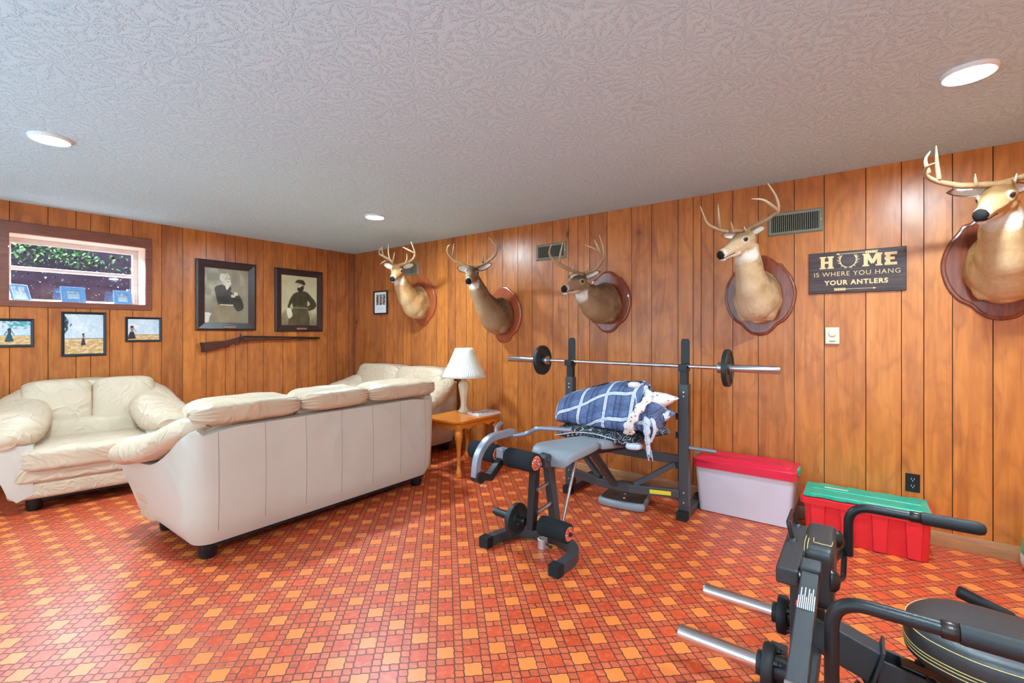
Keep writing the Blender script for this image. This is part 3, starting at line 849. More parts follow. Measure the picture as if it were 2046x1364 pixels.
arrow(0.110, -0.090, 0.124, 0); arrow(-0.110, 0.095, -0.118, 1)
v_, f_ = text_mb('IS WHERE YOU HANG', 0.0435, -0.0002, SG @ Matrix.Translation((0.0, -0.026, 0)), space=1.12); mb.add(v_, f_)
v_, f_ = text_mb('YOUR ANTLERS', 0.043, 0.0016, SG @ Matrix.Translation((0.0, -0.086, 0)), space=1.16); mb.add(v_, f_)
mb.build('lettering', M['sign_ink'], t, smooth=0)

# =================================================================== DEER HEADS
def lin(r, g, b): return S(r, g, b)[:3]
HALF = [(0, -.295), (.20, -.285), (.36, -.255), (.50, -.215), (.70, -.180), (.88, -.110), (.98, -.02), (.97, .06), (.86, .14), (.70, .20), (.62, .235), (.50, .245), (.36, .275), (.18, .305), (0, .312)]
def plaque_mb(yc, zc, s):
    half = smoothpath(HALF, 4)
    out = [(a * .245, b) for a, b in half] + [(-a * .245, b) for a, b in half[::-1][1:-1]]
    def ring(k, t, ins):
        r = []
        for a, b in out:
            v = Vector((a, b)); l = v.length; v2 = v * ((l - ins) / l)
            r.append(Vector((XR - 0.001 - t, yc - v2.x * s, zc + v2.y * s)))
        return r
    mb = MB()
    mb.rings([ring(1, 0, 0), ring(1, .009, 0), ring(1, .013, .004), ring(1, .017, .006), ring(1, .019, .016), ring(1, .024, .022)], cap=True)
    return mb

PAL = {'tan': (lin(200, 148, 92), lin(136, 88, 50), lin(226, 192, 148)), 'grey': (lin(146, 112, 82), lin(100, 72, 50), lin(196, 158, 120)), 'buff': (lin(202, 164, 122), lin(158, 118, 80), lin(226, 198, 164))}

def deer(label, yc, zc, s, eye, yaw, pitch, pal, antlers, ears, neck_r=0.088, wood='plaque', chest_dy=0.0, sc=1.0):
    t = thing('mounted_deer_head', label, 'deer head', (XR, yc, zc - .295 * s), group='mounted deer heads along the wall')
    plaque_mb(yc, zc, s).build('plaque', M[wood], t, smooth=25)
    E_ = Vector(eye); yaw, pitch = R(yaw), R(pitch)
    f = Vector((math.cos(yaw) * math.cos(pitch), math.sin(yaw) * math.cos(pitch), math.sin(pitch)))
    l = Vector((0, 0, 1)).cross(f).normalized(); u = f.cross(l)
    H = Matrix((f, l, u)).transposed()           # head axes to world
    def hw(x, y, z): return E_ + H @ (Vector((x, y, z)) * sc)
    mb = MB()
    # head: oval rings along the muzzle axis
    prof = [(-.125, -.012, .030, .035), (-.115, -.008, .046, .052), (-.085, .0, .062, .068), (-.045, -.003, .068, .079), (0.0, -.010, .066, .076), (.035, -.018, .057, .066), (.075, -.027, .049, .056), (.115, -.031, .041, .045),
            (.150, -.035, .037, .041), (.180, -.037, .036, .038), (.198, -.037, .033, .033), (.211, -.037, .025, .024), (.217, -.036, .012, .012)]
    rings = []
    for x, zc_, ry, rz in prof:
        rr = []
        for j in range(20):
            a = 2 * math.pi * j / 20
            y, z = math.cos(a) * ry, math.sin(a) * rz
            if z < 0: y *= 0.86                 # narrower jaw
            if z > 0 and x > .02: y *= 0.92
            rr.append(hw(x, y, zc_ + z))
        rings.append(rr)
    mb.rings(rings)
    mb.ell(hw(.185, 0, -.064), (.022 * sc,) * 3, 10)                       # chin
    for sg in (-1, 1):
        mb.ell(hw(-.005, sg * .052, .018), (.026 * sc, .020 * sc, .018 * sc), 12, H)      # brow
        mb.ell(hw(-.065, sg * .030, .060), (.026 * sc,) * 3, 10)              # pedicle
        mb.ell(hw(.203, sg * .014, -.030), (.011 * sc,) * 3, 10)
        mb.ell(hw(-.03, sg * .045, -.035), (.045 * sc, .022 * sc, .035 * sc), 12, H)      # cheek
    # neck and shoulders: rings along a curve from the plaque to the skull
    c0 = Vector((XR - .024, yc + chest_dy, zc)); hb = hw(-.070, 0, -.035)
    c1 = c0 + Vector((-.20, 0, -.055)); up_ = (hb - c1).normalized()
    c2 = hb - (up_ * 0.9 - f * 0.15 ).normalized() * (hb - c1).length * 0.45
    sp = []
    n = 26
    for i in range(n + 1):
        q = i / n
        p = c0 * (1 - q) ** 3 + c1 * 3 * q * (1 - q) ** 2 + c2 * 3 * q * q * (1 - q) + hb * q ** 3
        d = ((c1 - c0) * (1 - q) ** 2 + (c2 - c1) * 2 * q * (1 - q) + (hb - c2) * q * q).normalized()
        sp.append((q, p, d))
    def lerp(tab, q):
        for (a, va), (b, vb) in zip(tab, tab[1:]):
            if q <= b: k = (q - a) / (b - a); k = k * k * (3 - 2 * k); return va + (vb - va) * k
        return tab[-1][1]
    rings = []; side0 = Vector((0, -1, 0))
    rys = [(0, .152 * s), (.22, .150 * s), (.45, neck_r * 1.22), (.7, neck_r * .98), (1, .066 * sc)]
    rzs = [(0, .205 * s), (.22, .190 * s), (.45, neck_r * 1.60), (.7, neck_r * 1.25), (1, .078 * sc)]
    hs = l
    for q, p, d in sp:
        sd = (side0 * (1 - q) + hs * q)
        sd = (sd - d * sd.dot(d)).normalized(); up2 = d.cross(sd)
        ry, rz = lerp(rys, q), lerp(rzs, q)
        rr = []
        for j in range(28):
            a = 2 * math.pi * j / 28
            x_, y_ = math.cos(a), math.sin(a)
            k = 1.0
            if q < .35 and y_ < 0: k = 1 + .10 * (1 - q / .35) * math.cos(a * 2) * 0.6
            rr.append(p + sd * (x_ * ry * k) + up2 * (y_ * rz))
        rings.append(rr)
    mb.rings(rings)
    # brisket: two swells and the cut folds of hide at the bottom
    for sg in (-1, 1): mb.ell(c0 + Vector((-.085, sg * .075 * s, -.090 * s)), (.085, .062 * s, .105 * s), 14)
    mb.ell(c0 + Vector((-.11, 0, -.10 * s)), (.075, .050 * s, .115 * s), 14)
    tmp = mb.build('tmp', M['fur'], smooth=0, base=(0, 0, 0))
    m = tmp.modifiers.new('r', 'REMESH'); m.mode = 'VOXEL'; m.voxel_size = 0.0062; m.use_smooth_shade = True
    m = tmp.modifiers.new('s', 'SMOOTH'); m.factor = 0.5; m.iterations = 4
    dg = bpy.context.evaluated_depsgraph_get(); me = bpy.data.meshes.new_from_object(tmp.evaluated_get(dg))
    bpy.data.objects.remove(tmp)
    nv = len(me.vertices); co = np.empty(nv * 3, np.float32); me.vertices.foreach_get('co', co); co = co.reshape(-1, 3)
    # ---- coat colours
    Hn = np.array(H); hl = (co - np.array(E_)) @ Hn / sc            # head coordinates
    base, dark, pale = [np.array(c) for c in PAL[pal]]
    P_ = np.array([p for _, p, _ in sp]); d2 = ((co[:, None, :] - P_[None]) ** 2).sum(2); k = d2.argmin(1); q = k / n
    D_ = np.array([d for _, _, d in sp])[k]; off = co - P_[k]
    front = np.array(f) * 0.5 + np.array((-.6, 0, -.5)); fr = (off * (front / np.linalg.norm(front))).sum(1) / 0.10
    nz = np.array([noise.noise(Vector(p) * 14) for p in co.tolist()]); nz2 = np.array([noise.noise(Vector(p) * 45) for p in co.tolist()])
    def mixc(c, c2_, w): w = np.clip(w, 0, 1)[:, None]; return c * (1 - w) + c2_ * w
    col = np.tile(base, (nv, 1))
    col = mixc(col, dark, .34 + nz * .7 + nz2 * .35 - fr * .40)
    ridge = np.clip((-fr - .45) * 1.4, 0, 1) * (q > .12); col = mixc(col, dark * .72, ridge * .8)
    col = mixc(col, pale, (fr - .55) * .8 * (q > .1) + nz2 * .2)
    # hide fold along the bottom edge
    bot = (co[:, 2] < zc - .165 * s + .015 * nz) & (q < .3)
    col = mixc(col, pale, bot * (.55 + nz2 * .6))
    x, y, z = hl.T
    near = (np.sqrt(x * x + y * y + z * z) < .245) & (z > -.105) & (np.abs(y) < .10)
    onhead = ((q > .93) | (x > -.03)) & near
    white = np.array(lin(240, 230, 216)); brown = dark * .75
    col = mixc(col, base * .98 + .02, onhead * .7)
    col = mixc(col, brown, onhead * np.clip((z - .020) / .02, 0, 1) * np.clip((.11 - x) / .08, 0, 1) * .80)
    eye_d = np.sqrt((x - .004) ** 2 * .8 + (np.abs(y) - .060) ** 2 + (z - .012) ** 2)
    col = mixc(col, white, onhead * np.clip((.030 - eye_d) / .010, 0, 1) * .35)
    col = mixc(col, np.array(lin(60, 44, 34)), np.clip((.0175 - eye_d) / .004, 0, 1) * onhead)
    col = mixc(col, white, onhead * (x > .05) * np.clip((-z - .050 + nz2 * .006) / .012, 0, 1) * .95)           # chin and lower jaw
    thr = (q > .62) & (x < .06) & (fr > -0.1)
    throat = (-z - .055) / .035 + nz2 * .6
    col = mixc(col, white, np.clip(throat, 0, 1) * np.clip((x + .10) / .04, 0, 1) * np.clip((.165 + z + nz * .03) / .05, 0, 1) * (np.abs(y) < .075) * (q > .55) * (np.sqrt(x * x + y * y + z * z) < .158 + .03 * nz) * .8)
    col = mixc(col, white * .92, onhead * np.clip(1 - np.abs(x - .172 + z * .3) / .018, 0, 1) * .85)              # band behind the nose
    col = mixc(col, np.array(lin(30, 24, 24)), ((x > .196 + .25 * np.clip(-z - .045, 0, 1)) & (z > -.058)) * 1.0)   # nose leather
    col = mixc(col, np.array(lin(40, 28, 24)), onhead * (x > .10) * (np.abs(z + .055 + .08 * (x - .15)) < .0035))  # mouth
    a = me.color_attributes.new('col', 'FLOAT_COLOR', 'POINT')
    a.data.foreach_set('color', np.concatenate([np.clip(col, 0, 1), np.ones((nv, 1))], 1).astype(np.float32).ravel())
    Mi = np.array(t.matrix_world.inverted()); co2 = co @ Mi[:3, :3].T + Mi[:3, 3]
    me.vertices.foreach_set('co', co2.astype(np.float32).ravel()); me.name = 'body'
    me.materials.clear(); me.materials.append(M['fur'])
    me.polygons.foreach_set('use_smooth', [True] * len(me.polygons))
    o = bpy.data.objects.new('body', me); C.objects.link(o); o.parent = t
    for sg in (-1, 1):
        MB().ell(hw(.004, sg * .0545, .012), (.0165 * sc, .0125 * sc, .0130 * sc), 16, H).build('eye', M['eye'], t)
    # ears: cupped leaf shapes opening forward
    for (tip, sg) in zip(ears, (1, -1)):
        b_ = hw(-.070, sg * .052, .040); tip = Vector(tip) if not isinstance(tip, str) else hw(*[float(v) for v in tip.split()])
        d = tip - b_; L = d.length; d.normalize()
        nrm = (f + l * sg * .35 + u * .1); nrm = (nrm - d * nrm.dot(d)).normalized(); sd = d.cross(nrm)
        mb = MB(); cols = []; nu, nw = 16, 12; vs = []
        for i in range(nu + 1):
            a_ = i / nu; W = .040 * sc * (math.sin(math.pi * min(1, a_ * .92 + .08)) ** .62) * (1.0 if a_ < .5 else (1 - .25 * (a_ - .5)))
            W = max(W, .004) if i < nu else .001
            for j in range(nw + 1):
                b2 = 2 * j / nw - 1; an = b2 * 1.15
                p = b_ + d * L * a_ + sd * math.sin(an) * W - nrm * (math.cos(an) - .45) * W * .75
                vs.append(p); inner = np.clip(1.25 - abs(b2) * 1.1, 0, 1) * (1 if a_ < .93 else .3)
                c = np.array(pale) * inner + np.array(dark) * .85 * (1 - inner)
                if inner > .35: c = c * .2 + np.array(lin(246, 232, 222)) * .8
                cols.append((float(c[0]), float(c[1]), float(c[2]), 1))
        fs = [(i * (nw + 1) + j, i * (nw + 1) + j + 1, (i + 1) * (nw + 1) + j + 1, (i + 1) * (nw + 1) + j) for i in range(nu) for j in range(nw)]
        mb.add(vs, fs); mb.at['col'] = cols
        o = mb.build('ear', M['fur'], t, smooth=180, fix=False)
        so = o.modifiers.new('s', 'SOLIDIFY'); so.thickness = .004; so.offset = 0
    # antlers
    for sg, beams in zip((1, -1), antlers):
        mb = MB(); at = []
        for bi, (pts, r0) in enumerate(beams):
            W_ = []
            for p in pts:
                W_.append(onx(p[0], p[1], XR - p[2]) if len(p) == 3 else hw(*p[:3]))
            if bi == 0: W_[0] = hw(-.062, sg * .032, .062)
            P3 = smoothpath([tuple(p) for p in W_], 6); k_ = len(P3); n0 = len(mb.v)
            rr = [r0 * (1 - .78 * (i / (k_ - 1)) ** 1.5) * (1 + .05 * math.sin(i * 2.3)) for i in range(k_)]
            if bi == 0: rr[0] *= 1.5; rr[1] *= 1.2
            mb.tube(P3, rr, 10)
            for i in range(k_): at += [min(1.0, (i / (k_ - 1)) * (1.15 if bi else .95) + (.15 if bi else 0))] * 10
        mb.at['tip'] = at
        mb.build('antler', M['antler'], t, smooth=60)
    return t

# antler points are measured on the photo, the third number is the distance from the wall in metres
deer('tan mounted deer head farthest along the wall, many pointed antlers, in the room corner', 4.31, 1.70, 1.0, (3.45, 4.236, 2.022), -143.8, -20, 'tan',
     [[([(807, 531, .50), (822, 520, .52), (829, 508, .56), (826, 495, .60), (821, 482, .63)], .015), ([(827, 505, .58), (816, 499, .64), (804, 493, .68)], .010), ([(810, 527, .52), (813, 516, .55), (812.5, 506.5, .57)], .008)],
      [([(786, 529, .50), (781, 521, .52), (768, 513, .56), (758, 507, .61), (759, 499, .66), (764, 493, .69)], .015), ([(779, 520, .54), (776, 505, .57), (776, 488, .60)], .010), ([(770, 521, .54), (764, 524, .57), (760, 528, .60)], .008), ([(785, 523, .52), (787, 513, .55), (788, 504, .57)], .008), ([(766, 511, .58), (764, 503, .56), (763, 493, .55)], .009)]],
     [onx(827, 528, XR - .44), onx(766, 528, XR - .50)], wood='plaque_red')
deer('grey-brown mounted deer head with wide curving antlers, second from the room corner', 3.045, 1.51, 1.0, (3.45, 3.087, 1.907), -148, -16, 'grey',
     [[([(960, 533, .50), (974, 522, .50), (989, 509, .55), (992, 495, .61), (984, 483, .65), (976, 474, .67)], .015), ([(964, 525, .50), (965, 513, .53), (966, 502, .55)], .008)],
      [([(936, 531, .50), (922, 526, .50), (909, 521, .54), (896, 507, .60), (894, 495, .65), (898, 488.6, .68)], .015), ([(904, 511, .57), (906, 498, .60), (907, 486, .62)], .010), ([(937, 528, .50), (935, 514, .53), (935, 504, .55)], .008)]],
     [onx(982, 526, XR - .42), onx(913.5, 535, XR - .52)], wood='plaque_red', neck_r=.092)
deer('dark grey-brown mounted deer head turned left in profile, the middle one of five', 1.838, 1.60, .93, (3.45, 1.903, 1.743), 177, -8, 'grey',
     [[([(1142, 545, .50), (1123, 531, .52), (1108, 521, .55), (1099, 510, .60), (1098, 500, .64), (1102, 488, .67)], .015), ([(1117, 525, .54), (1120, 505, .57), (1125, 483, .60)], .011), ([(1143, 543, .50), (1144, 536, .52), (1144, 530, .53)], .007)],
      [([(1164, 552, .44), (1184, 541, .40), (1199, 527, .42), (1206, 512, .48), (1204, 490, .54), (1197, 469, .58)], .015), ([(1203, 513, .48), (1195, 495, .54), (1187, 478, .58)], .012), ([(1197, 503, .51), (1186, 496, .57), (1168, 488.6, .63)], .010), ([(1170, 547, .44), (1173, 535, .46), (1175, 526, .47)], .007)]][::1],
     [onx(1136, 552, XR - .52), onx(1200, 542, XR - .36)], neck_r=.10)
deer('pale buff mounted deer head with tall antlers looking left beside the wooden antler sign', .600, 1.60, 1.0, (3.50, .66, 1.953), 150, -20, 'buff',
     [[([(1467, 465, .50), (1452, 462, .52), (1435, 458, .55), (1415, 448, .60), (1406, 430, .65), (1399, 412, .69)], .014), ([(1438, 456, .55), (1436, 430, .60), (1434.5, 407, .63)], .010), ([(1464, 463, .52), (1463, 452, .54), (1460, 443, .56)], .007)],
      [([(1492, 468, .42), (1518, 446, .40), (1542, 431, .42), (1555, 420, .46), (1551, 394, .52), (1534, 366, .58)], .017), ([(1552, 420, .47), (1538, 408, .53), (1524, 399, .58), (1501, 397, .65)], .013), ([(1490, 462, .45), (1488, 456, .46), (1487, 452, .47)], .006)]],
     [onx(1441, 471, XR - .50), onx(1531, 453, XR - .36)], neck_r=.086)
deer('large tan mounted deer head at the right edge with antlers reaching the ceiling', -.675, 1.725, 1.10, (3.45, -.571, 2.022), 155, -18, 'tan',
     [[([(1958, 377, .52), (1930, 371, .52), (1900, 368, .54), (1868, 361, .60), (1848, 348, .68), (1852, 334, .76), (1870, 325, .82)], .017), ([(1876, 358, .60), (1872, 325, .62), (1870.5, 291, .66)], .012), ([(1855, 345, .66), (1849, 320, .68), (1859, 302, .70)], .011), ([(1951, 370, .52), (1949, 358, .54), (1948.5, 347, .56)], .008)],
      [([(2020, 373, .44), (2046, 352, .40), (2085, 326, .42), (2120, 305, .48), (2135, 285, .56)], .017), ([(2075, 332, .42), (2078, 312, .45), (2080, 292, .48)], .012), ([(2112, 309, .46), (2116, 290, .48), (2120, 272, .5)], .010), ([(2026, 366, .44), (2030, 354, .45), (2032, 346, .46)], .008)]],
     [onx(1891, 385, XR - .48), onx(2062, 372, XR - .34)], neck_r=.105, sc=1.08)

# =================================================================== LEATHER SEATING
def couch(name, label, cat, centre, rotz, W, D, backs, seats, flare=0.12, group=None, back_h=0.77, arm=0.0):
    """local frame: x across, front at -y"""
    T4 = Matrix.Translation(centre) @ Matrix.Rotation(rotz, 4, 'Z')
    t = thing(name, label, cat, centre, rotz, group)
    rc = .13
    path = []
    hx, hy = W / 2, D / 2
    ys = [-hy + (D - rc) * i / 10 for i in range(11)]
    side = [(-hx, y, -1, 0) for y in ys]
    cor = [(-hx + rc - rc * math.cos(a), hy - rc + rc * math.sin(a), -math.cos(a), math.sin(a)) for a in [math.pi / 2 * i / 6 for i in range(1, 6)]]
    nb = 14; bk = [(-hx + rc + (W - 2 * rc) * i / nb, hy, 0, 1) for i in range(nb + 1)]
    path = side + cor + bk + [(-x, y, -nx_, ny_) for x, y, nx_, ny_ in cor[::-1]] + [(-x, y, -nx_, ny_) for x, y, nx_, ny_ in side[::-1]]
    def topz(x, y):
        d = max(0.0, hy - y); k = abs(x) / hx
        side_h = .52 + .30 * max(0, 1 - d / .48) ** 1.6
        if y < hy - rc * .2: return min(back_h, side_h)
        e = max(0, (abs(x) - (hx - .28)) / .28)
        return back_h - .05 * e * e
    rings = []
    for x, y, nx_, ny_ in path:
        h = topz(x, y); fr = max(0, min(1, (hy - y) / D)); fl_ = flare * (0.15 + .85 * fr) * (1 if abs(nx_) > .3 else .12) * 1.0
        r = []
        for k in range(9):
            q = k / 8; z = .10 + (h - .10) * q
            o_ = fl_ * q ** 1.5 + .012 * math.sin(math.pi * q) - (.035 * (1 - q / .08) ** 2 if q < .08 else 0)
            fy = -.05 * fr * q ** 1.4       # the front corner leans forward
            r.append((x + nx_ * o_, y + ny_ * o_ + fy, z))
        top = r[-1]
        r.append((top[0] - nx_ * .05, top[1] - ny_ * .05, h + .01)); r.append((x - nx_ * .12, y - ny_ * .12, h - .02)); r.append((x - nx_ * .12, y - ny_ * .12, .14))
        rings.append([Vector(p) for p in r])
    mb = MB().rings(rings); mb.xf(T4); shell = mb.build('frame', M['leather_panel'], t, smooth=60)
    # stitched seams on the back panel
    mb = MB(); ns = max(2, int(round(W / .30)))
    for i in range(ns + 1):
        x = -hx + rc + (W - 2 * rc) * i / ns; pts = []
        for k in range(1, 9):
            q = k / 8; h = topz(x, hy); z = .10 + (h - .10) * q
            pts.append((x, hy + flare * .15 * .12 * q ** 1.5 + .012 * math.sin(math.pi * q) + .0002, z))
        mb.tube(pts, .0016, 6)
    mb.xf(T4); build_sub(mb, 'seam', M['seam'], shell)
    # legs and dust cover
    mb = MB().box((0, 0.01, .088), (W - .16, D - .16, .040)); mb.xf(T4); mb.build('dust_cover', M['plinth'], t, smooth=0)
    for sx in (-1, 1):
        for sy_ in (-1, 1):
            mb = MB().lathe([(.040, 0), (.048, .012), (.048, .11), (.0, .11)], (sx * (hx - .12), sy_ * (hy - .12), 0), n=20); mb.xf(T4); mb.build('leg', M['blackplastic'], t)
    # front bolsters and seat
    iw = W - .20
    for z, hh_, dy in ((.165, .135, .0), (.285, .140, -.012)):
        mb = MB().puff((0, -hy + .16 + dy, z), (W + .02 + (z - .1) * .35, .32, hh_), .28, 16, wr=.004, seed=3); mb.xf(T4); mb.build('front_bolster', M['leather'], t, smooth=60)
    sw = (iw + .10) / seats
    for i in range(seats):
        mb = MB().puff((-(iw + .16) / 2 + (sw + .06 / seats) * (i + .5), -.075, .395), ((sw + .06 / seats) * 1.02, D - .06, .185), .30, 18, wr=.008, seed=i, rot=Matrix.Rotation(R(1.5), 3, 'X'), pleat=.004); mb.xf(T4)
        mb.build('seat_cushion', M['leather'], t, smooth=60)
    # back cushions: lumbar roll and a tall pad that rolls over the top of the back
    x = W / 2 - .02
    tot = sum(backs); 
    for i, w in enumerate(backs):
        wv = w / tot * (W - .04 + (.04 if len(backs) > 1 else 0)); xc = x - wv / 2; x -= wv
        rx = Matrix.Rotation(R(-14), 3, 'X')
        mb = MB(); k_ = 2 if len(backs) == 1 else 1
        for e_ in range(k_):
            xo = (e_ - .5) * wv / 2 if k_ == 2 else 0
            mb.puff((xc + xo, hy - .235, .665), (wv * 1.02 / k_, .21, .48), .40, 18, rot=rx, wr=.012, seed=i + 9 + e_, pleat=.004)
            mb.puff((xc + xo, hy - .175, .80), (wv * 1.02 / k_, .25, .24), .45, 16, rot=rx, wr=.010, seed=i + 14 + e_, pleat=.004)
        mb.puff((xc, hy - .100, .855), (wv * 1.02, .26, .135), .46, 22, wr=.014, seed=i + 4, pleat=.007)
        mb.xf(T4); mb.build('back_cushion', M['leather'], t, smooth=60)
        mb = MB().puff((xc, hy - .30, .50), (wv * .94, .20, .22), .5, 14, wr=.008, seed=i + 1, rot=rx); mb.xf(T4); mb.build('lumbar_cushion', M['leather'], t, smooth=60)
    # arm pads sweep from the back rail down to the front
    for sg in (-1, 1):
        ctl = [(hx - .13, hy - .09, .815, .07, .055), (hx - .05, hy - .20, .745, .13, .075), (hx - .02, hy - .38, .665, .165, .085), (hx + .01, hy - .56, .615, .175, .085), (hx + .03, -hy + .14, .580, .165, .080), (hx + .035, -hy + .02, .560, .12, .060), (hx + .03, -hy - .045, .552, .05, .03)]
        sp_ = smoothpath(ctl, 7); rings = []
        for i, (px_, py_, pz_, ry, rz) in enumerate(sp_):
            a = sp_[max(0, i - 1)]; b = sp_[min(len(sp_) - 1, i + 1)]
            tt = Vector((b[0] - a[0], b[1] - a[1], b[2] - a[2])).normalized(); sd = Vector((1, 0, 0)); sd = (sd - tt * sd.dot(tt)).normalized(); up2 = sd.cross(tt)
            if up2.z < 0: up2 = -up2
            r = []
            for j in range(28):
                an = 2 * math.pi * j / 28; c_, s_ = math.cos(an), math.sin(an)
                e = .8; cx_ = math.copysign(abs(c_) ** e, c_); sx_ = math.copysign(abs(s_) ** e, s_)
                w_ = noise.noise(Vector((i * .55 + sg * 3, cx_ * 1.6, sx_ * 1.6))) * .007 + math.sin(i * 1.7 + cx_ * 2.2) * .0055 * (1 if i > 24 else .3) * (1 if sx_ < .6 else .5)
                p = Vector((px_, py_, pz_)) + sd * (cx_ * (ry + w_ + arm)) + up2 * (sx_ * (rz + w_ + arm * .6) - .10 * ry * cx_ * cx_ * 1.0)
                r.append(Vector((p.x * sg, p.y, p.z)))
            rings.append(r)
        mb = MB().rings(rings); mb.xf(T4); mb.build('arm_pad', M['leather'], t, smooth=60)
    return t
M['seam'] = plain('seam_thread', (150, 138, 124), 0.6)
couch('sofa', 'long beige leather sofa seen from behind in the middle of the room', 'sofa', (1.93, 3.43, 0), math.pi, 1.86, .90, [.62, .54, .70], 3, group=None)
couch('armchair', 'wide beige leather armchair under the basement window', 'armchair', (1.01, 5.19, 0), R(-10), .90, .82, [1], 1, flare=.14, arm=.025)
couch('loveseat', 'beige leather loveseat against the right wall, behind the table lamp', 'loveseat', (3.50, 4.44, 0), R(-90), 1.56, .78, [1, 1], 2, flare=.10)

# =================================================================== PICTURES
def inpoly(U, Vv, pts):
    c = np.zeros(U.shape, bool); n = len(pts); j = n - 1
    for i in range(n):
        xi, yi = pts[i]; xj, yj = pts[j]
        cond = ((yi > Vv) != (yj > Vv)) & (U < (xj - xi) * (Vv - yi) / ((yj - yi) or 1e-9) + xi); c ^= cond; j = i
    return c
def fbm(nx, nz, sc, seed, ax=1.0):
    return np.array([[noise.fractal(Vector((i / nx * sc * ax, j / nz * sc, seed)), 1.0, 2.0, 4) for i in range(nx)] for j in range(nz)])
class Img:
    def __init__(s, nx, nz):
        s.nx, s.nz = nx, nz; s.U, s.V = np.meshgrid((np.arange(nx) + .5) / nx, (np.arange(nz) + .5) / nz); s.c = np.zeros((nz, nx, 3))
    def fill(s, mask, col, a=1.0):
        m = (mask.astype(float) if mask.dtype == bool else np.clip(mask, 0, 1))[..., None] * a; s.c = s.c * (1 - m) + np.array(col, float) * m
    def poly(s, pts, col, a=1.0): s.fill(inpoly(s.U, s.V, smoothpath(pts, 4, True)), col, a)
    def spoly(s, pts, col, a=1.0): s.fill(inpoly(s.U, s.V, pts), col, a)
    def ell(s, c, r, col, a=1.0): s.fill(((s.U - c[0]) / r[0]) ** 2 + ((s.V - c[1]) / r[1]) ** 2 < 1, col, a)
def picture_mesh(img, name, parent, P, mat):
    """P(u,v) -> world point; u to the right, v down"""
    nx, nz = img.nx, img.nz; mb = MB(); vs = []; cols = []
    for j in range(nz + 1):
        for i in range(nx + 1):
            vs.append(P(i / nx, j / nz)); c = img.c[min(j, nz - 1), min(i, nx - 1)]
            q = [((k / 255) / 12.92 if k / 255 <= .04045 else ((k / 255 + .055) / 1.055) ** 2.4) for k in np.clip(c, 0, 255)]; cols.append((q[0], q[1], q[2], 1))
    fs = [(j * (nx + 1) + i, j * (nx + 1) + i + 1, (j + 1) * (nx + 1) + i + 1, (j + 1) * (nx + 1) + i) for j in range(nz) for i in range(nx)]
    mb.add(vs, fs); mb.at['col'] = cols
    return mb.build(name, mat, parent, smooth=0, fix=False)

def img_bearded_elder():
    g = Img(90, 116); n = fbm(90, 116, 4, 1)
    g.c[:] = np.array((150, 136, 112)); g.fill(.5 - g.U * .8 + n, (196, 184, 158), .8); g.fill((g.V - .55) * 2.2 * (1.2 - g.U) + n * .6, (112, 98, 78), .8)
    g.spoly([(0, .80), (.16, .82), (.22, .95), (.06, 1), (0, .98)], (222, 214, 196))
    g.poly([(.26, .72), (.62, .70), (.80, 1.02), (.14, 1.02)], (146, 128, 100))
    g.poly([(.24, .36), (.40, .30), (.56, .32), (.66, .44), (.80, .50), (.88, .70), (.74, .78), (.62, .68), (.34, .68), (.26, .50)], (70, 60, 50))
    g.poly([(.30, .52), (.60, .50), (.80, .56), (.60, .62), (.36, .62)], (58, 50, 42)); g.poly([(.58, .40), (.76, .30), (.86, .34), (.70, .46)], (150, 134, 108))
    g.ell((.70, .46), (.05, .035), (214, 200, 170)); g.ell((.64, .50), (.05, .03), (206, 192, 162))
    g.fill((np.abs(g.V - .665) < .012) & (g.U > .34) & (g.U < .64), (206, 190, 150)); g.ell((.48, .21), (.105, .115), (206, 192, 164)); g.ell((.41, .17), (.07, .07), (222, 212, 190))
    g.ell((.52, .27), (.075, .06), (222, 214, 196)); g.ell((.47, .195), (.018, .007), (70, 58, 46)); g.ell((.55, .195), (.018, .007), (70, 58, 46)); g.ell((.53, .245), (.03, .006), (110, 90, 72)); g.spoly([(.46, .325), (.56, .33), (.50, .40)], (230, 222, 206))
    g.c += n[..., None] * 16; return g
def img_capped_man():
    g = Img(90, 116); n = fbm(90, 116, 5, 8)
    g.c[:] = np.array((204, 190, 152)); g.fill((g.V - .68) * 4 + n * .8, (120, 104, 76), .9); g.fill((.25 - g.V) + n * .4, (176, 158, 124), .7)
    g.poly([(.34, .38), (.50, .32), (.66, .31), (.80, .38), (.97, .54), (.94, .64), (.76, .70), (.72, .62), (.80, .56), (.72, .50), (.70, .66), (.36, .66), (.30, .56), (.22, .68), (.18, .66), (.24, .50)], (74, 66, 46))
    g.poly([(.34, .64), (.70, .64), (.76, 1.02), (.22, 1.02)], (92, 80, 56)); g.fill((np.abs(g.V - .645) < .010) & (g.U > .34) & (g.U < .70), (150, 132, 92))
    g.poly([(.18, .66), (.27, .68), (.31, .80), (.22, .86), (.17, .76)], (224, 212, 180)); g.ell((.53, .19), (.085, .10), (200, 184, 150)); g.poly([(.45, .245), (.50, .245), (.60, .20), (.63, .22), (.61, .29), (.52, .34), (.45, .30)], (50, 42, 32))
    g.poly([(.40, .13), (.46, .09), (.60, .09), (.66, .15), (.64, .19), (.46, .155), (.39, .16)], (62, 54, 38)); g.ell((.47, .19), (.015, .006), (50, 40, 30)); g.ell((.64, .22), (.016, .03), (190, 172, 138))
    g.c += n[..., None] * 14; return g
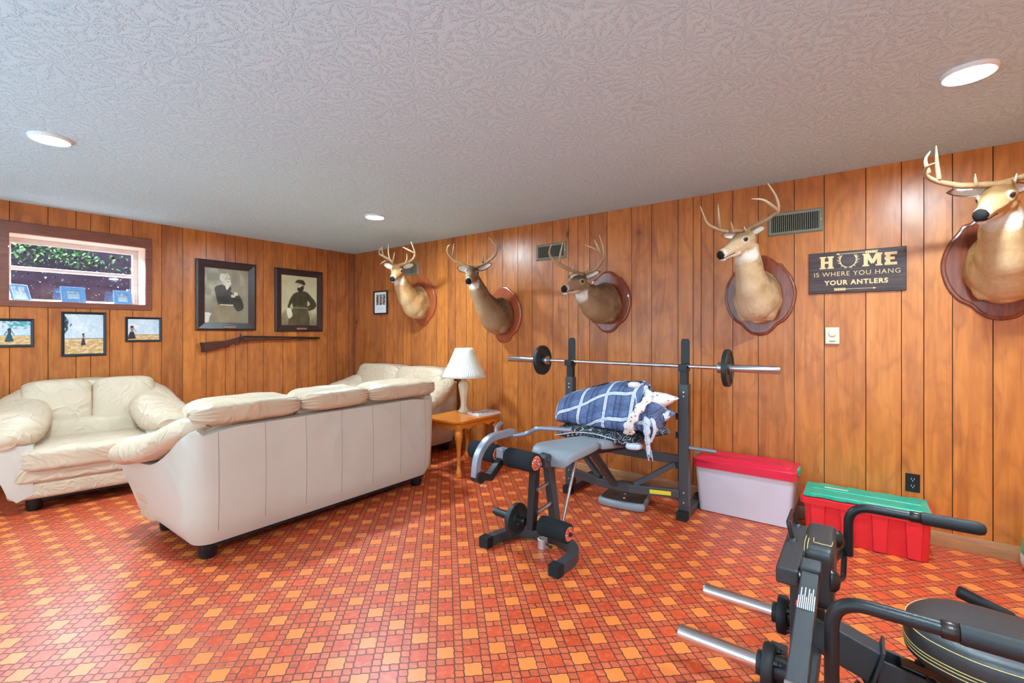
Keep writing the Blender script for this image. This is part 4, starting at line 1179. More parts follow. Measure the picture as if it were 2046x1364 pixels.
def img_field(kind):
    nx, nz = (70, 60) if kind != 1 else (74, 92)
    g = Img(nx, nz); n = fbm(nx, nz, 4, 20 + kind); hz = .62 if kind != 2 else .74
    g.c[:] = np.array((206, 216, 224)); g.fill(n * 1.6 + .3, (232, 232, 234)); g.fill((g.U - .6) * 1.2 - g.V * .6 + n, (150, 184, 200) if kind else (80, 176, 196), .8)
    fld = np.array((206, 160, 104)); m = g.V > hz; g.fill(m, fld); g.fill(m * (fbm(nx, nz, 16, 3, .5) * 2 + .3), (232, 200, 150)); g.fill(np.abs(g.V - hz) < .008, (130, 140, 146))
    if kind == 0:
        g.fill(((g.V < .34) & (g.U > .3)) * (fbm(nx, nz, 9, 5) * 3 + .5 - (.6 - g.U)), (60, 150, 160), .8)
        cx, cz, h, c1 = .47, .88, .56, (36, 84, 92)
    elif kind == 1:
        g.fill((g.U < .2 - np.abs(g.V - .27) * .8) * (fbm(nx, nz, 12, 5) * 3 + .7), (38, 66, 74)); cx, cz, h, c1 = .48, .79, .30, (58, 52, 74)
    else: cx, cz, h, c1 = .14, .95, .62, (56, 44, 58)
    k = h
    g.ell((cx, cz - k * .90), (.035 * k / .4, .045 * k / .4), (70, 52, 46)); g.fill((np.abs(g.V - (cz - k * .93)) < .012) & (np.abs(g.U - cx) < .10 * k), (40, 36, 44))
    g.spoly([(cx - .08 * k, cz - k * .82), (cx + .10 * k, cz - k * .82), (cx + .07 * k, cz - k * .50), (cx - .07 * k, cz - k * .50)], c1 if kind == 0 else (176, 120, 100))
    g.spoly([(cx - .10 * k, cz - k * .55), (cx + .09 * k, cz - k * .55), (cx + .20 * k, cz - .02), (cx + .02 * k, cz), (cx - .22 * k, cz)], c1)
    for sg in ((-1, 1) if kind == 0 else (1,)): g.spoly([(cx + sg * .08 * k, cz - k * .80), (cx + sg * .13 * k, cz - k * .78), (cx + sg * .24 * k, cz - k * .52), (cx + sg * .19 * k, cz - k * .50)], c1 if kind == 0 else (196, 140, 116))
    g.c += fbm(nx, nz, 14, 40)[..., None] * 10; return g

def wall_frame(name, label, cat, x0, x1, z0, z1, w, dep, fmat, img, mat=None, group=None, plate=False, part='print'):
    t = thing(name, label, cat, ((x0 + x1) / 2, YB, z0), group=group)
    y1 = YB - 0.001; y0 = y1 - dep
    mb = MB(); O = [(x0, z0), (x1, z0), (x1, z1), (x0, z1)]; I = [(x0 + w, z0 + w), (x1 - w, z0 + w), (x1 - w, z1 - w), (x0 + w, z1 - w)]; q = w * .22
    Mi = [(x0 + q, z0 + q), (x1 - q, z0 + q), (x1 - q, z1 - q), (x0 + q, z1 - q)]
    rings = [[(a, y1, b) for a, b in O], [(a, y0 + dep * .3, b) for a, b in O], [(a, y0, b) for a, b in Mi], [(a, y0 + dep * .45, b) for a, b in I], [(a, y1, b) for a, b in I]]
    mb.rings([[Vector(p) for p in r] for r in rings], cap=False, closed=True); mb.build('picture_frame', fmat, t, smooth=0, bevel=.0015)
    yy = y0 + dep * .62
    picture_mesh(img, part, t, lambda u, v: (x0 + w * .9 + (x1 - x0 - 1.8 * w) * u, yy, z1 - w * .9 - (z1 - z0 - 1.8 * w) * v), M['vcol'])
    if plate:
        xc = (x0 + x1) / 2 + .02; MB().box((xc, y0 - .0005, z0 + w * .46), (.13, .003, .022)).build('nameplate', M['bolt'], t, smooth=0)
    return t
wall_frame('framed_portrait', 'dark framed sepia portrait of a white-bearded man with folded arms, nearer the window', 'picture', 1.952, 2.574, 1.352, 2.129, .085, .03, M['darkframe'], img_bearded_elder(), plate=True, group='sepia portraits above the long gun')
wall_frame('framed_portrait', 'dark framed sepia portrait of a bearded man in a cap, nearer the room corner', 'picture', 2.797, 3.425, 1.340, 2.126, .080, .03, M['darkframe'], img_capped_man(), plate=True, group='sepia portraits above the long gun')
wall_frame('framed_photo', 'black framed photo of a green-clothed figure in a field, leftmost of three', 'picture', .455, .731, 1.205, 1.447, .022, .018, M['blackframe'], img_field(0), group='field photos under the window', part='photo')
wall_frame('framed_photo', 'largest black framed field photo, square, centred under the window', 'picture', .901, 1.212, 1.112, 1.518, .022, .018, M['blackframe'], img_field(1), group='field photos under the window', part='photo')
wall_frame('framed_photo', 'small black framed photo of a walking woman, right of the largest', 'picture', 1.355, 1.647, 1.236, 1.481, .020, .018, M['blackframe'], img_field(2), group='field photos under the window', part='photo')

# small collage frame near the corner on the right wall
def img_collage():
    g = Img(66, 84); g.c[:] = np.array((236, 238, 242)); rs = np.random.RandomState(3)
    for k in range(3):
        u0 = .14 + k * .27; m = (g.U > u0) & (g.U < u0 + .21) & (g.V > .12) & (g.V < .62); px_ = rs.choice([30, 60, 110, 170, 220], size=g.U.shape); 
        g.fill(m, (70, 84, 70)); n = fbm(66, 84, 14, 50 + k); g.fill(m * (n * 4), (216, 170, 150)); g.fill(m * (-n * 4), (20, 28, 24))
    t_ = (g.U - .2) / .6; g.fill((g.U > .22) & (g.U < .76) & (np.abs(g.V - .80 - .035 * np.sin(t_ * 40) * (1 - t_ * .5)) < .008), (190, 170, 180)); return g
t = thing('photo_collage', 'small dark framed white collage of three photos near the room corner', 'picture', (XR, 5.12, 1.565))
y0_, y1_, z0_, z1_ = 4.985, 5.275, 1.572, 1.885
mb = MB(); w = .018; O = [(y0_, z0_), (y1_, z0_), (y1_, z1_), (y0_, z1_)]; I = [(y0_ + w, z0_ + w), (y1_ - w, z0_ + w), (y1_ - w, z1_ - w), (y0_ + w, z1_ - w)]
mb.rings([[Vector((XR - d_, a, b)) for a, b in Q] for d_, Q in ((.001, O), (.022, O), (.022, I), (.001, I))], cap=False, closed=True); mb.build('picture_frame', M['darkframe'], t, smooth=0)
picture_mesh(img_collage(), 'photo', t, lambda u, v: (XR - .012, y1_ - w - (y1_ - y0_ - 2 * w) * u, z1_ - w - (z1_ - z0_ - 2 * w) * v), M['vcol'])

# blue frames on the window sill, leaning back
def sill_frame(xc, w, h, rot, matw, label):
    t = thing('blue_photo_frame', label, 'photo frame', (xc, YB + .07, WZ0), group='blue photo frames on the window sill')
    T4 = Matrix.Translation((xc, YB + .055, WZ0 + .003)) @ Matrix.Rotation(rot, 4, 'Z') @ Matrix.Rotation(R(-20), 4, 'X')
    mb = MB(); O = [(-w / 2, 0), (w / 2, 0), (w / 2, h), (-w / 2, h)]; I = [(-w / 2 + matw, matw), (w / 2 - matw, matw), (w / 2 - matw, h - matw), (-w / 2 + matw, h - matw)]; q = .004
    B_ = [(-w / 2 + q, q), (w / 2 - q, q), (w / 2 - q, h - q), (-w / 2 + q, h - q)]
    mb.rings([[Vector((a, d_, b)) for a, b in Q] for d_, Q in ((.012, O), (.002, O), (0, B_), (.003, I), (.012, I))], cap=False, closed=True); mb.xf(T4); mb.build('picture_frame', M['blueframe'], t, smooth=0)
    g = Img(24, 30); g.c[:] = np.array((176, 200, 220)); n = fbm(24, 30, 5, xc); g.fill(n * 2 + .2, (120, 150, 180)); g.fill((g.V - .6) * 2 + n, (210, 220, 226))
    picture_mesh(g, 'photo', t, lambda u, v: T4 @ Vector((-w / 2 + matw + (w - 2 * matw) * u, .008, h - matw - (h - 2 * matw) * v)), M['vcol'])
    mb = MB(); mb.add([T4 @ Vector(p) for p in ((-.02, .014, h * .7), (.02, .014, h * .7))] + [Vector((xc + .02, YB + .13, WZ0 + .001)), Vector((xc - .02, YB + .13, WZ0 + .001))], [(0, 1, 2, 3)])
    o = mb.build('easel_back', M['blueframe'], t, smooth=0, fix=False); m = o.modifiers.new('s', 'SOLIDIFY'); m.thickness = .003
sill_frame(.672, .135, .155, R(28), .018, 'small blue photo frame turned aside at the left end of the window sill')
sill_frame(1.00, .170, .160, R(4), .042, 'small wide-bordered blue photo frame in the middle of the window sill')
sill_frame(1.355, .140, .150, R(-4), .032, 'small blue photo frame beside the latch at the right end of the window sill')

# ------------------------------------------------------------------ long gun
def gp(cx_, cy_): return ony(340 + cx_ / 5.115, 460 + cy_ / 5.115, YB - .04)
t = thing('antique_rifle', 'antique percussion rifle hung flat on the wall under the two portraits', 'rifle', (2.69, YB, 1.12))
def gprism(pts, y, th):
    mb = MB(); P_ = [gp(*p) for p in pts]; n = len(P_); a = [Vector((p.x, y, p.z)) for p in P_]; b = [Vector((p.x, y + th, p.z)) for p in P_]
    return mb.add(a + b, [(i, (i + 1) % n, n + (i + 1) % n, n + i) for i in range(n)] + [tuple(range(n - 1, -1, -1)), tuple(range(n, 2 * n))])
gprism([(318, 1150), (430, 1136), (556, 1128), (640, 1108), (700, 1088), (745, 1086), (760, 1094), (1230, 1096), (1232, 1116), (1000, 1120), (760, 1130), (712, 1136), (640, 1156), (560, 1190), (470, 1212), (338, 1244), (328, 1230), (332, 1190)], YB - .062, .038).build('stock', M['gunwood'], t, bevel=.006, smooth=40)
gprism([(306, 1146), (326, 1146), (340, 1190), (336, 1244), (322, 1244), (322, 1200)], YB - .063, .040).build('butt_plate', M['gunmetal'], t, bevel=.003)
a, b = gp(745, 1088), gp(1527, 1098); a.y = b.y = YB - .045
mb = MB().tube([a, a.lerp(b, .5), b], [.0135, .0115, .0100], 16); mb.build('barrel', M['gunmetal'], t)
a, b = gp(1232, 1110), gp(1500, 1108); a.y = b.y = YB - .045; MB().tube([a, b], .004, 8).build('ramrod', M['gunmetal'], t)
for cx_ in (975, 1228, 1400):
    p = gp(cx_, 1103); p.y = YB - .045; MB().box(p, (.014, .036, .034 if cx_ < 1300 else .028)).build('barrel_band', M['gunmetal'], t, bevel=.003)
gprism([(690, 1096), (735, 1090), (748, 1112), (700, 1122)], YB - .068, .012).build('lock_plate', M['gunmetal'], t, bevel=.002)
pts = [gp(706, 1108), gp(716, 1086), gp(708, 1064), gp(712, 1054)]
for p in pts: p.y = YB - .066
MB().tube(pts, [.007, .006, .005, .003], 8).build('hammer', M['gunmetal'], t)
pts = [gp(*q) for q in ((650, 1152), (662, 1166), (690, 1164), (708, 1146), (714, 1134))]
for p in pts: p.y = YB - .045
MB().tube(smoothpath([tuple(p) for p in pts], 4), .0035, 8).build('trigger_guard', M['gunmetal'], t)
pts = [gp(*q) for q in ((520, 1186), (540, 1194), (580, 1196), (604, 1180))]
for p in pts: p.y = YB - .050
MB().tube(smoothpath([tuple(p) for p in pts], 4), .003, 8).build('sling_swivel', M['gunmetal'], t)
for cx_, cy_ in ((760, 1136), (1330, 1118)):
    p = gp(cx_, cy_); MB().tube([(p.x, YB - .0005, p.z - .006), (p.x, YB - .07, p.z - .006), (p.x, YB - .076, p.z + .012)], .0025, 8).build('wall_hook', M['gunmetal'], t)

# ------------------------------------------------------------------ baseboard heater
t = thing('baseboard_heater', 'pale enamelled baseboard heater at the left edge, behind the armchair', 'heater', (-.2, YB, 0))
mb = MB(); prof = [(0, .02), (.065, .02), (.065, .05), (.058, .055), (.058, .155), (.066, .16), (.062, .178), (.02, .205), (0, .205)]
mb.rings([[Vector((x, YB - .001 - a, z)) for a, z in prof] for x in (-1.1, .50)]); mb.build('cover', M['heater'], t, smooth=0)
for z, s_ in ((.185, .012), (.04, .012)): MB().box((-.3, YB - .062, z), (1.58, .008, s_)).build('air_slot', M['ventdark'], t, smooth=0)

# =================================================================== TABLES AND LAMP
def end_table(label, x0, x1, y0, y1, h, group=None, clip=.07):
    t = thing('end_table', label, 'side table', ((x0 + x1) / 2, (y0 + y1) / 2, 0), group=group)
    def octo(e, z, c=clip): return [Vector(p) for p in ((x0 - e + c, y0 - e, z), (x1 + e - c, y0 - e, z), (x1 + e, y0 - e + c, z), (x1 + e, y1 + e - c, z), (x1 + e - c, y1 + e, z), (x0 - e + c, y1 + e, z), (x0 - e, y1 + e - c, z), (x0 - e, y0 - e + c, z))]
    MB().rings([octo(-.012, h - .030), octo(-.002, h - .024), octo(0, h - .016), octo(-.004, h - .010), octo(0, h - .005), octo(-.004, h)]).build('table_top', M['oak'], t, smooth=20)
    m = .035
    def apron(p, q):
        p, q = Vector(p), Vector(q); d = (q - p); L = d.length; d.normalize(); nrm = Vector((d.y, -d.x, 0)); out = []; n = 40
        top = [(0, h - .03), (L, h - .03)]; low = []
        for i in range(n + 1):
            a = i / n; b = abs(a - .5) * 2
            z = h - .075 - .012 * math.cos(b * math.pi * 4) - (.018 if b < .12 else 0) - .020 * b * b; low.append((L * (1 - a), z))
        pts = top + low; A_ = [p + d * a + Vector((0, 0, z)) for a, z in pts]; B_ = [v - nrm * .018 for v in A_]; k = len(pts)
        MB().add(A_ + B_, [(i, (i + 1) % k, k + (i + 1) % k, k + i) for i in range(k)] + [tuple(range(k)), tuple(range(2 * k - 1, k - 1, -1))]).build('apron', M['oak'], t, smooth=0)
    apron((x0 + m, y0 + m, 0), (x1 - m, y0 + m, 0)); apron((x1 - m, y0 + m, 0), (x1 - m, y1 - m, 0)); apron((x1 - m, y1 - m, 0), (x0 + m, y1 - m, 0)); apron((x0 + m, y1 - m, 0), (x0 + m, y0 + m, 0))
    for sx, cx_ in ((-1, x0 + m + .012), (1, x1 - m - .012)):
        for sy_, cy_ in ((-1, y0 + m + .012), (1, y1 - m - .012)):
            d = Vector((sx, sy_, 0)).normalized(); c = Vector((cx_, cy_, 0))
            mb = MB().box(c + Vector((0, 0, h - .075)), (.046, .046, .09))
            ctl = [(0.0, h - .10, .030), (.014, h - .125, .036), (.016, h - .16, .033), (.006, h - .22, .024), (-.002, h - .30, .018), (.000, .115, .0165), (.006, .075, .020), (.012, .050, .028), (.012, .028, .031), (.010, .010, .028), (.010, .0, .020)]
            sp_ = smoothpath(ctl, 4); mb.tube([c + d * a + Vector((0, 0, z)) for a, z, r in sp_], [r for _, _, r in sp_], 16)
            for k in range(3):      # carved knee leaves and toes
                an = math.atan2(sy_, sx) + (k - 1) * .6
                mb.ell(c + d * .012 + Vector((math.cos(an) * .024, math.sin(an) * .024, h - .145 - .01 * (k == 1))), (.010, .010, .030 if k == 1 else .020), 10)
                mb.ell(c + d * .012 + Vector((math.cos(an) * .022, math.sin(an) * .022, .016)), (.012, .012, .016), 10)
            for sg in (-1, 1):      # scroll brackets beside the knee
                an = math.atan2(sy_, sx) + sg * 2.356; mb.ell(c + Vector((math.cos(an) * .034, math.sin(an) * .034, h - .115)), (.018, .018, .020), 10)
            mb.build('leg', M['oak'], t, smooth=50)
    return t
end_table('honey oak end table with carved cabriole legs and scalloped apron, holding the lamp', 3.06, 3.70, 2.89, 3.375, .515, group='matching oak end tables')
end_table('oak end table in the far corner, mostly hidden behind the sofa', 3.17, 3.62, 5.44, 5.70, .585, group='matching oak end tables')

LX, LY = 3.50, 3.235
t = thing('table_lamp', 'cream table lamp with a pleated cone shade on the oak end table', 'lamp', (LX, LY, .515))
rings = []
for r_, z in [(.062, .0), (.066, .006), (.060, .014), (.058, .020), (.046, .034), (.036, .055), (.032, .075), (.034, .12), (.042, .18), (.052, .24), (.0575, .275), (.056, .295), (.044, .312), (.024, .325), (.020, .335)]:
    n_ = 8 if z > .03 else 32
    rr = []
    for j in range(32):
        a = 2 * math.pi * j / 32
        k = 1.0
        if .02 < z < .31:
            w8 = math.pi / 4; a8 = (a % w8) - w8 / 2; k = math.cos(w8 / 2) / math.cos(a8)
        rr.append(Vector((LX + r_ * k * math.cos(a), LY + r_ * k * math.sin(a), .515 + z)))
    rings.append(rr)
MB().rings(rings).build('lamp_base', M['ceramic'], t, smooth=25)
MB().lathe([(.012, .335), (.012, .36), (.016, .362), (.016, .40), (0, .40)], (LX, LY, .515), n=16).build('socket', M['gunmetal'], t)
rings = []; zs = [.362, .40, .50, .60, .655]
for z in zs:
    q = (z - .362) / (.655 - .362); r_ = .225 * (1 - q) + .088 * q + .012 * math.sin(math.pi * q) * -.6; rr = []
    for j in range(240):
        a = 2 * math.pi * j / 240; k = 1 + .012 * math.cos(a * 60); rr.append(Vector((LX + r_ * k * math.cos(a), LY + r_ * k * math.sin(a), .515 + z)))
    rings.append(rr)
o = MB().rings(rings, cap=False).build('lamp_shade', M['lamp_shade'], t, smooth=60, fix=False); m = o.modifiers.new('s', 'SOLIDIFY'); m.thickness = .002
mb = MB().lathe([(.002, .64), (.003, .664), (.006, .668), (.007, .675), (.003, .682), (0, .684)], (LX, LY, .515), n=12)
mb.build('finial', M['chrome_satin'], t)
mb = MB().tube(arc((LX, LY, .515 + .50), .055, -1.3, math.pi + 1.3, 20, (1, 0, 0), (0, 0, 1)), .0016, 6)
mb.build('harp', M['chrome_satin'], t)

t = thing('magazine_stack', 'small stack of magazines and a white book on the oak end table', 'book', (3.52, 3.02, .515), R(-12))
for i, (z, th, w_, d_, mt) in enumerate(((.515, .018, .27, .19, 'white_plastic'), (.533, .006, .26, .18, 'maga'))):
    if mt == 'maga': M['maga'] = mat_spots('magazine_cover', (206, 196, 194), [(150, 60, 60), (90, 80, 92)], 18, .25, .3)
    T4 = Matrix.Translation((3.54 + .01 * i, 3.0, z + th / 2)) @ Matrix.Rotation(R(-12 + 6 * i), 4, 'Z')
    MB().box((0, 0, 0), (w_, d_, th)).xf(T4).build(['book', 'magazine'][i], M[mt], t, bevel=.001)

# =================================================================== GYM EQUIPMENT
PY0, PY1, PXX = 1.000, 1.930, 3.400          # the two posts
BY = 1.465                                  # middle line of the bench
t = thing('weight_bench', 'dark grey weight bench with rack posts, grey pads and foam leg rollers, holding the barbell', 'weight bench', (3.0, BY, 0))
SD, SK = M['steel_dark'], M['steel_black']
for y, sg in ((PY0, -1), (PY1, 1)):
    po = MB().box((PXX, y, .51), (.068, .068, .90)).build('post', SD, t, smooth=0, bevel=.005)
    build_sub(MB().box((PXX, y, 1.01), (.052, .052, .12)), 'inner_post', SK, po, smooth=0, bevel=.004)
    mb = MB()
    for z in (.875, .905, .19, .12): mb.lathe([(.009, 0), (.009, .004), (.006, .009), (0, .010)], (PXX - .034, y - .005, z), (-1, 0, 0), 12)
    build_sub(mb, 'bolt', M['bolt'], po)
    mb = MB().box((PXX - .012, y, 1.065), (.085, .062, .022)); mb.box((PXX - .050, y, 1.085), (.012, .060, .040))
    prof = [(-.030, 1.07), (.030, 1.07), (.030, 1.265), (.022, 1.285), (-.022, 1.285), (-.030, 1.265)]
    M4 = Matrix(((0, 0, 1, PXX + .016), (1, 0, 0, y), (0, 1, 0, 0), (0, 0, 0, 1)))
    mb.prism(prof, .010, M4)
    mb.prism([(a * .75, 1.07 + (b - 1.07) * .5) for a, b in prof], .014, Matrix.Translation((-.030, 0, 0)) @ M4) if False else None
    mb.build('bar_hook', SK, t, smooth=0, bevel=.002)
    MB().beam([(PXX - .035, y, .030), (3.80, y, .030)], .062, .055).build('foot', SD, t, smooth=0, bevel=.004)
    for xc in (PXX - .045, 3.80):
        mb = MB().box((xc, y, .031), (.055, .070, .062))
        for k in range(6): mb.box((xc, y, .010 + k * .009), (.060, .074, .0035)); mb.box((xc - .02 + k * .008, y, .0635), (.0035, .06, .003))
        mb.build('foot_cap', M['rubber'], t, smooth=0)
    MB().tube([(PXX, y + sg * .03, .508), (PXX, y + sg * .215, .508)], .0125, 16).build('plate_peg', M['steel_silver'], t)
    mb = MB()
    for z in (.735, .60, .38): mb.box((PXX + .005, y - sg * .042, z), (.03, .022, .022)); mb.box((PXX + .005, y - sg * .056, z - .012), (.03, .008, .045))
    mb.build('adjuster_lug', SK, t, smooth=0)
crs = MB().beam([(3.372, PY1 - .03, .178), (3.27, 1.62, .178), (3.27, 1.36, .178), (3.372, PY0 + .03, .178)], .045, .060).build('lower_crossbar', SD, t, smooth=0, bevel=.004)
build_sub(MB().add([(3.3125 - .0235, 1.215, .192), (3.3125 - .0235 + .045, 1.075, .192), (3.3125 - .0235 + .045, 1.075, .163), (3.3125 - .0235, 1.215, .163)], [(0, 1, 2, 3)]), 'yellow_sticker', M['yellow'], crs, smooth=0)
MB().beam([(3.43, PY1, .405), (3.43, PY0, .405)], .045, .062).build('upper_crossbar', SD, t, smooth=0, bevel=.004)
for y0_, y1_ in ((1.07, 1.33), (1.86, 1.60)): MB().beam([(3.41, y0_, .375), (3.285, y1_, .205)], .035, .040, up=(1, 0, .2)).build('diagonal_brace', SD, t, smooth=0, bevel=.003)
MB().beam([(2.42, BY, .515), (2.95, BY, .50), (3.43, BY, .45)], .045, .050).build('seat_rail', SD, t, smooth=0, bevel=.004)
MB().beam([(2.93, BY, .50), (3.25, BY, .19)], .050, .040, up=(1, 0, 0)).build('seat_strut', SD, t, smooth=0, bevel=.004)
# pads
mb = MB(); sec = []
top = [(2.405, .470, .0), (2.392, .505, .012), (2.398, .560, .02), (2.43, .592, .02), (2.50, .600, 0), (2.86, .585, 0)]
# seat pad: rounded front roll, waisted sides
outl = smoothpath([(2.50, 1.625), (2.42, 1.60), (2.40, 1.54), (2.405, 1.39), (2.42, 1.33), (2.50, 1.30), (2.62, 1.315), (2.74, 1.335), (2.84, 1.36), (2.865, 1.40), (2.865, 1.53), (2.84, 1.57), (2.74, 1.59), (2.62, 1.615)], 4, True)
def pad(outl, zt, zb, name, mat, tilt=0.0, x0=0.0, roll=0.0, inset=.014):
    cx_ = sum(p[0] for p in outl) / len(outl); cy_ = sum(p[1] for p in outl) / len(outl); rings = []
    for z, ins in ((zb, .012), (zb + .004, .002), (zb + .012, 0), (zt - .018, 0), (zt - .006, inset * .35), (zt, inset), (zt + .003, inset * 3.0), (zt + .004, inset * 5)):
        rr = []
        for x, y in outl:
            v = Vector((x - cx_, y - cy_)); l = max(v.length, 1e-6); v = v * max(0.05, (l - ins) / l)
            X_ = cx_ + v.x; d = -(X_ - x0) * tilt
            if roll and X_ < x0 + .10: d -= roll * ((x0 + .10 - X_) / .10) ** 2
            rr.append(Vector((X_, cy_ + v.y, z + d)))
        rings.append(rr)
    return MB().rings(rings).build(name, mat, t, smooth=50)
pad(outl, .615, .560, 'seat_pad', M['vinyl_grey'], tilt=.03, x0=2.40, roll=.055)
outl = smoothpath([(2.90, 1.590), (3.30, 1.610), (3.55, 1.60), (3.58, 1.56), (3.58, 1.37), (3.55, 1.33), (3.30, 1.32), (2.90, 1.34), (2.875, 1.37), (2.870, 1.45), (2.875, 1.56)], 4, True)
pad(outl, .592, .540, 'back_pad', M['vinyl_grey'], tilt=.12, x0=2.87)
# front upright, leg developer and curved base
MB().beam([(2.405, BY, .575), (2.50, BY, .075)], .050, .055, up=(1, 0, 0)).build('front_upright', SD, t, smooth=0, bevel=.004)
mb = MB().prism([(-.03, -.05), (.030, -.05), (.034, .01), (.02, .028), (-.02, .028), (-.036, .01)], .058, Matrix(((1, 0, 0, 2.375), (0, 0, 1, BY - .029), (0, 1, 0, .565), (0, 0, 0, 1))))
mb.lathe([(.012, 0), (.012, .006), (.006, .010), (0, .010)], (2.37, BY - .029, .56), (0, -1, 0), 14); mb.build('pivot_bracket', SD, t, smooth=30, bevel=.002)
MB().beam([(2.325, BY + .03, .590), (2.285, BY + .03, .150)], .048, .048, up=(1, 0, 0)).build('leg_lever', SK, t, smooth=0, bevel=.004)
for z in (.41, .275): MB().tube([(2.30, BY, z - .02), (2.455, BY, z + .0)], .011 if z > .3 else .015, 14).build('stop_pin', M['chrome_satin'], t)
def roller(c, L, label=None):
    y = c[1]; o = MB().lathe([(.0, 0), (.045, 0), (.055, .006), (.057, .02), (.057, L - .02), (.055, L - .006), (.045, L), (0, L)], (c[0], y - L / 2, c[2]), (0, 1, 0), 28).build('foam_roller', M['foam'], t)
    for s_ in (-1, 1): build_sub(MB().lathe([(0.0, 0), (.041, 0), (.038, .004), (0, .005)], (c[0], y + s_ * L / 2, c[2]), (0, s_, 0), 24), 'end_cap', M['redcap'], o)
roller((2.20, 1.500, .585), .215); roller((2.20, 1.80, .585), .215)
roller((2.315, 1.345, .185), .20); 
MB().tube([(2.20, 1.36, .585), (2.20, 1.93, .585)], .011, 12).build('roller_axle', M['chrome_satin'], t)
MB().tube([(2.315, 1.23, .185), (2.315, 1.82, .185)], .0125, 12).build('lower_axle', SK, t)
mb = MB().box((2.195, 1.648, .60), (.055, .055, .065)); mb.build('roller_block', M['steel_silver'], t, smooth=0, bevel=.004)
MB().beam([(2.195, 1.648, .57), (2.08, 1.648, .485), (1.99, 1.648, .51)], .042, .045).build('link_arm', SK, t, smooth=0, bevel=.004)
mb = MB().beam(fillet([(1.972, 1.655, .505), (1.985, 1.655, .625), (2.08, 1.655, .712), (2.30, 1.655, .712)], .09, 5), .040, .040, up=(0, 1, 0)); mb.build('curl_arm', M['steel_silver'], t, smooth=25, bevel=.004)
mb = MB().lathe([(.034, -.028), (.034, .028)], (1.99, 1.650, .505), (0, 1, 0), 20); mb.lathe([(.014, 0), (.014, .006), (0, .008)], (1.99, 1.622, .505), (0, -1, 0), 12)
mb.build('arm_pivot', SK, t)
MB().tube(arc((2.005, 1.622, .455), .016, 0, 6.2, 16, (1, 0, 0), (0, 0, 1)), .003, 6).build('pin_ring', M['bolt'], t)
MB().tube(fillet([(2.42, 1.86, .722), (2.30, 1.80, .712), (2.235, 1.725, .69), (2.28, 1.655, .690), (2.35, 1.58, .700), (2.335, 1.49, .752), (2.42, 1.30, .752)], .04, 5), .0135, 14).build('curl_bar', M['steel_silver'], t)
MB().tube([(2.70, BY - .02, .50), (2.515, BY - .03, .10)], .0095, 12).build('support_rod', M['chrome_satin'], t)
# curved front base
pth = smoothpath([(2.19, 1.775), (2.30, 1.765), (2.42, 1.72), (2.49, 1.62), (2.51, 1.50), (2.49, 1.38), (2.42, 1.28), (2.31, 1.245), (2.20, 1.245)], 5)
MB().beam([(x, y, .032) for x, y in pth], .055, .058).build('curved_base', SD, t, smooth=30)
for y, a in ((1.775, .09), (1.245, -.03)):
    mb = MB(); rt = Matrix.Rotation(a, 3, 'Z'); mb.box((2.185, y, .033), (.055, .064, .064), rt)
    for k in range(6): mb.box((2.185, y, .010 + k * .010), (.060, .068, .004), rt); mb.box((2.185 - .022 + k * .009, y, .0655), (.004, .054, .003), rt)
    mb.build('foot_cap', M['rubber'], t, smooth=0)
# plate peg of the leg lever
MB().lathe([(.0, 0), (.016, 0), (.016, .02), (.0225, .022), (.0225, .26), (0, .26)], (2.285, 1.80, .185), (0, -1, 0), 20).build('lever_sleeve', SK, t)

def plate(name, label, cx_, y, z, r, th, group, hub=.030, flip=1):
    o = thing(name, label, 'weight plate', (cx_, y, z - r), group=group)
    prof = [(.0265, -th * .5), (hub + .012, -th * .5), (hub + .014, -th * .30), (r * .80, -th * .30), (r * .84, -th * .5), (r * .97, -th * .5), (r, -th * .35), (r, th * .35), (r * .97, th * .5), (r * .84, th * .5), (r * .80, th * .30), (hub + .014, th * .30), (hub + .012, th * .5), (.0265, th * .5)]
    MB().rings([[Vector((cx_ + q * math.cos(a), y + h_, z + q * math.sin(a))) for a in [2 * math.pi * j / 40 for j in range(40)]] for q, h_ in prof], cap=False, closed=True).build('disc', M['iron'], o, smooth=30)
    MB().rings([[Vector((cx_ + q * math.cos(a), y + h_, z + q * math.sin(a))) for a in [2 * math.pi * j / 28 for j in range(28)]] for q, h_ in ((.0255, -th * .52), (hub, -th * .56), (hub, th * .56), (.0255, th * .52))], cap=False, closed=True).build('hub_ring', M['bolt'], o, smooth=30)
    return o
# barbell
BX, BZ = 3.385, 1.090
t = thing('barbell', 'long chrome barbell resting across the two rack posts', 'barbell', (BX, 1.484, BZ - .025))
MB().tube([(BX, .75, BZ), (BX, 2.20, BZ)], .0138, 20).build('bar', M['chrome'], t)
for y0_, y1_ in ((.74, .365), (2.175, 2.603)):
    s_ = 1 if y1_ > y0_ else -1
    MB().lathe([(0, 0), (.036, 0), (.038, .004), (.038, .028), (.034, .032), (.025, .034), (.025, abs(y1_ - y0_) - .004), (.022, abs(y1_ - y0_)), (0, abs(y1_ - y0_))], (BX, y0_ - s_ * .032, BZ), (0, s_, 0), 28).build('sleeve', M['chrome_satin'], t)
plate('weight_plate', 'black iron plate on the left sleeve of the barbell', BX, 2.203, BZ, .128, .034, 'iron weight plates')
plate('weight_plate', 'black iron plate on the right sleeve of the barbell', BX, .710, BZ, .128, .034, 'iron weight plates')
plate('weight_plate', 'larger of two small iron plates on the leg lever peg near the floor', 2.285, 1.610, .185, .098, .026, 'iron weight plates')
plate('weight_plate', 'smaller of two small iron plates on the leg lever peg near the floor', 2.285, 1.640, .185, .070, .024, 'iron weight plates')
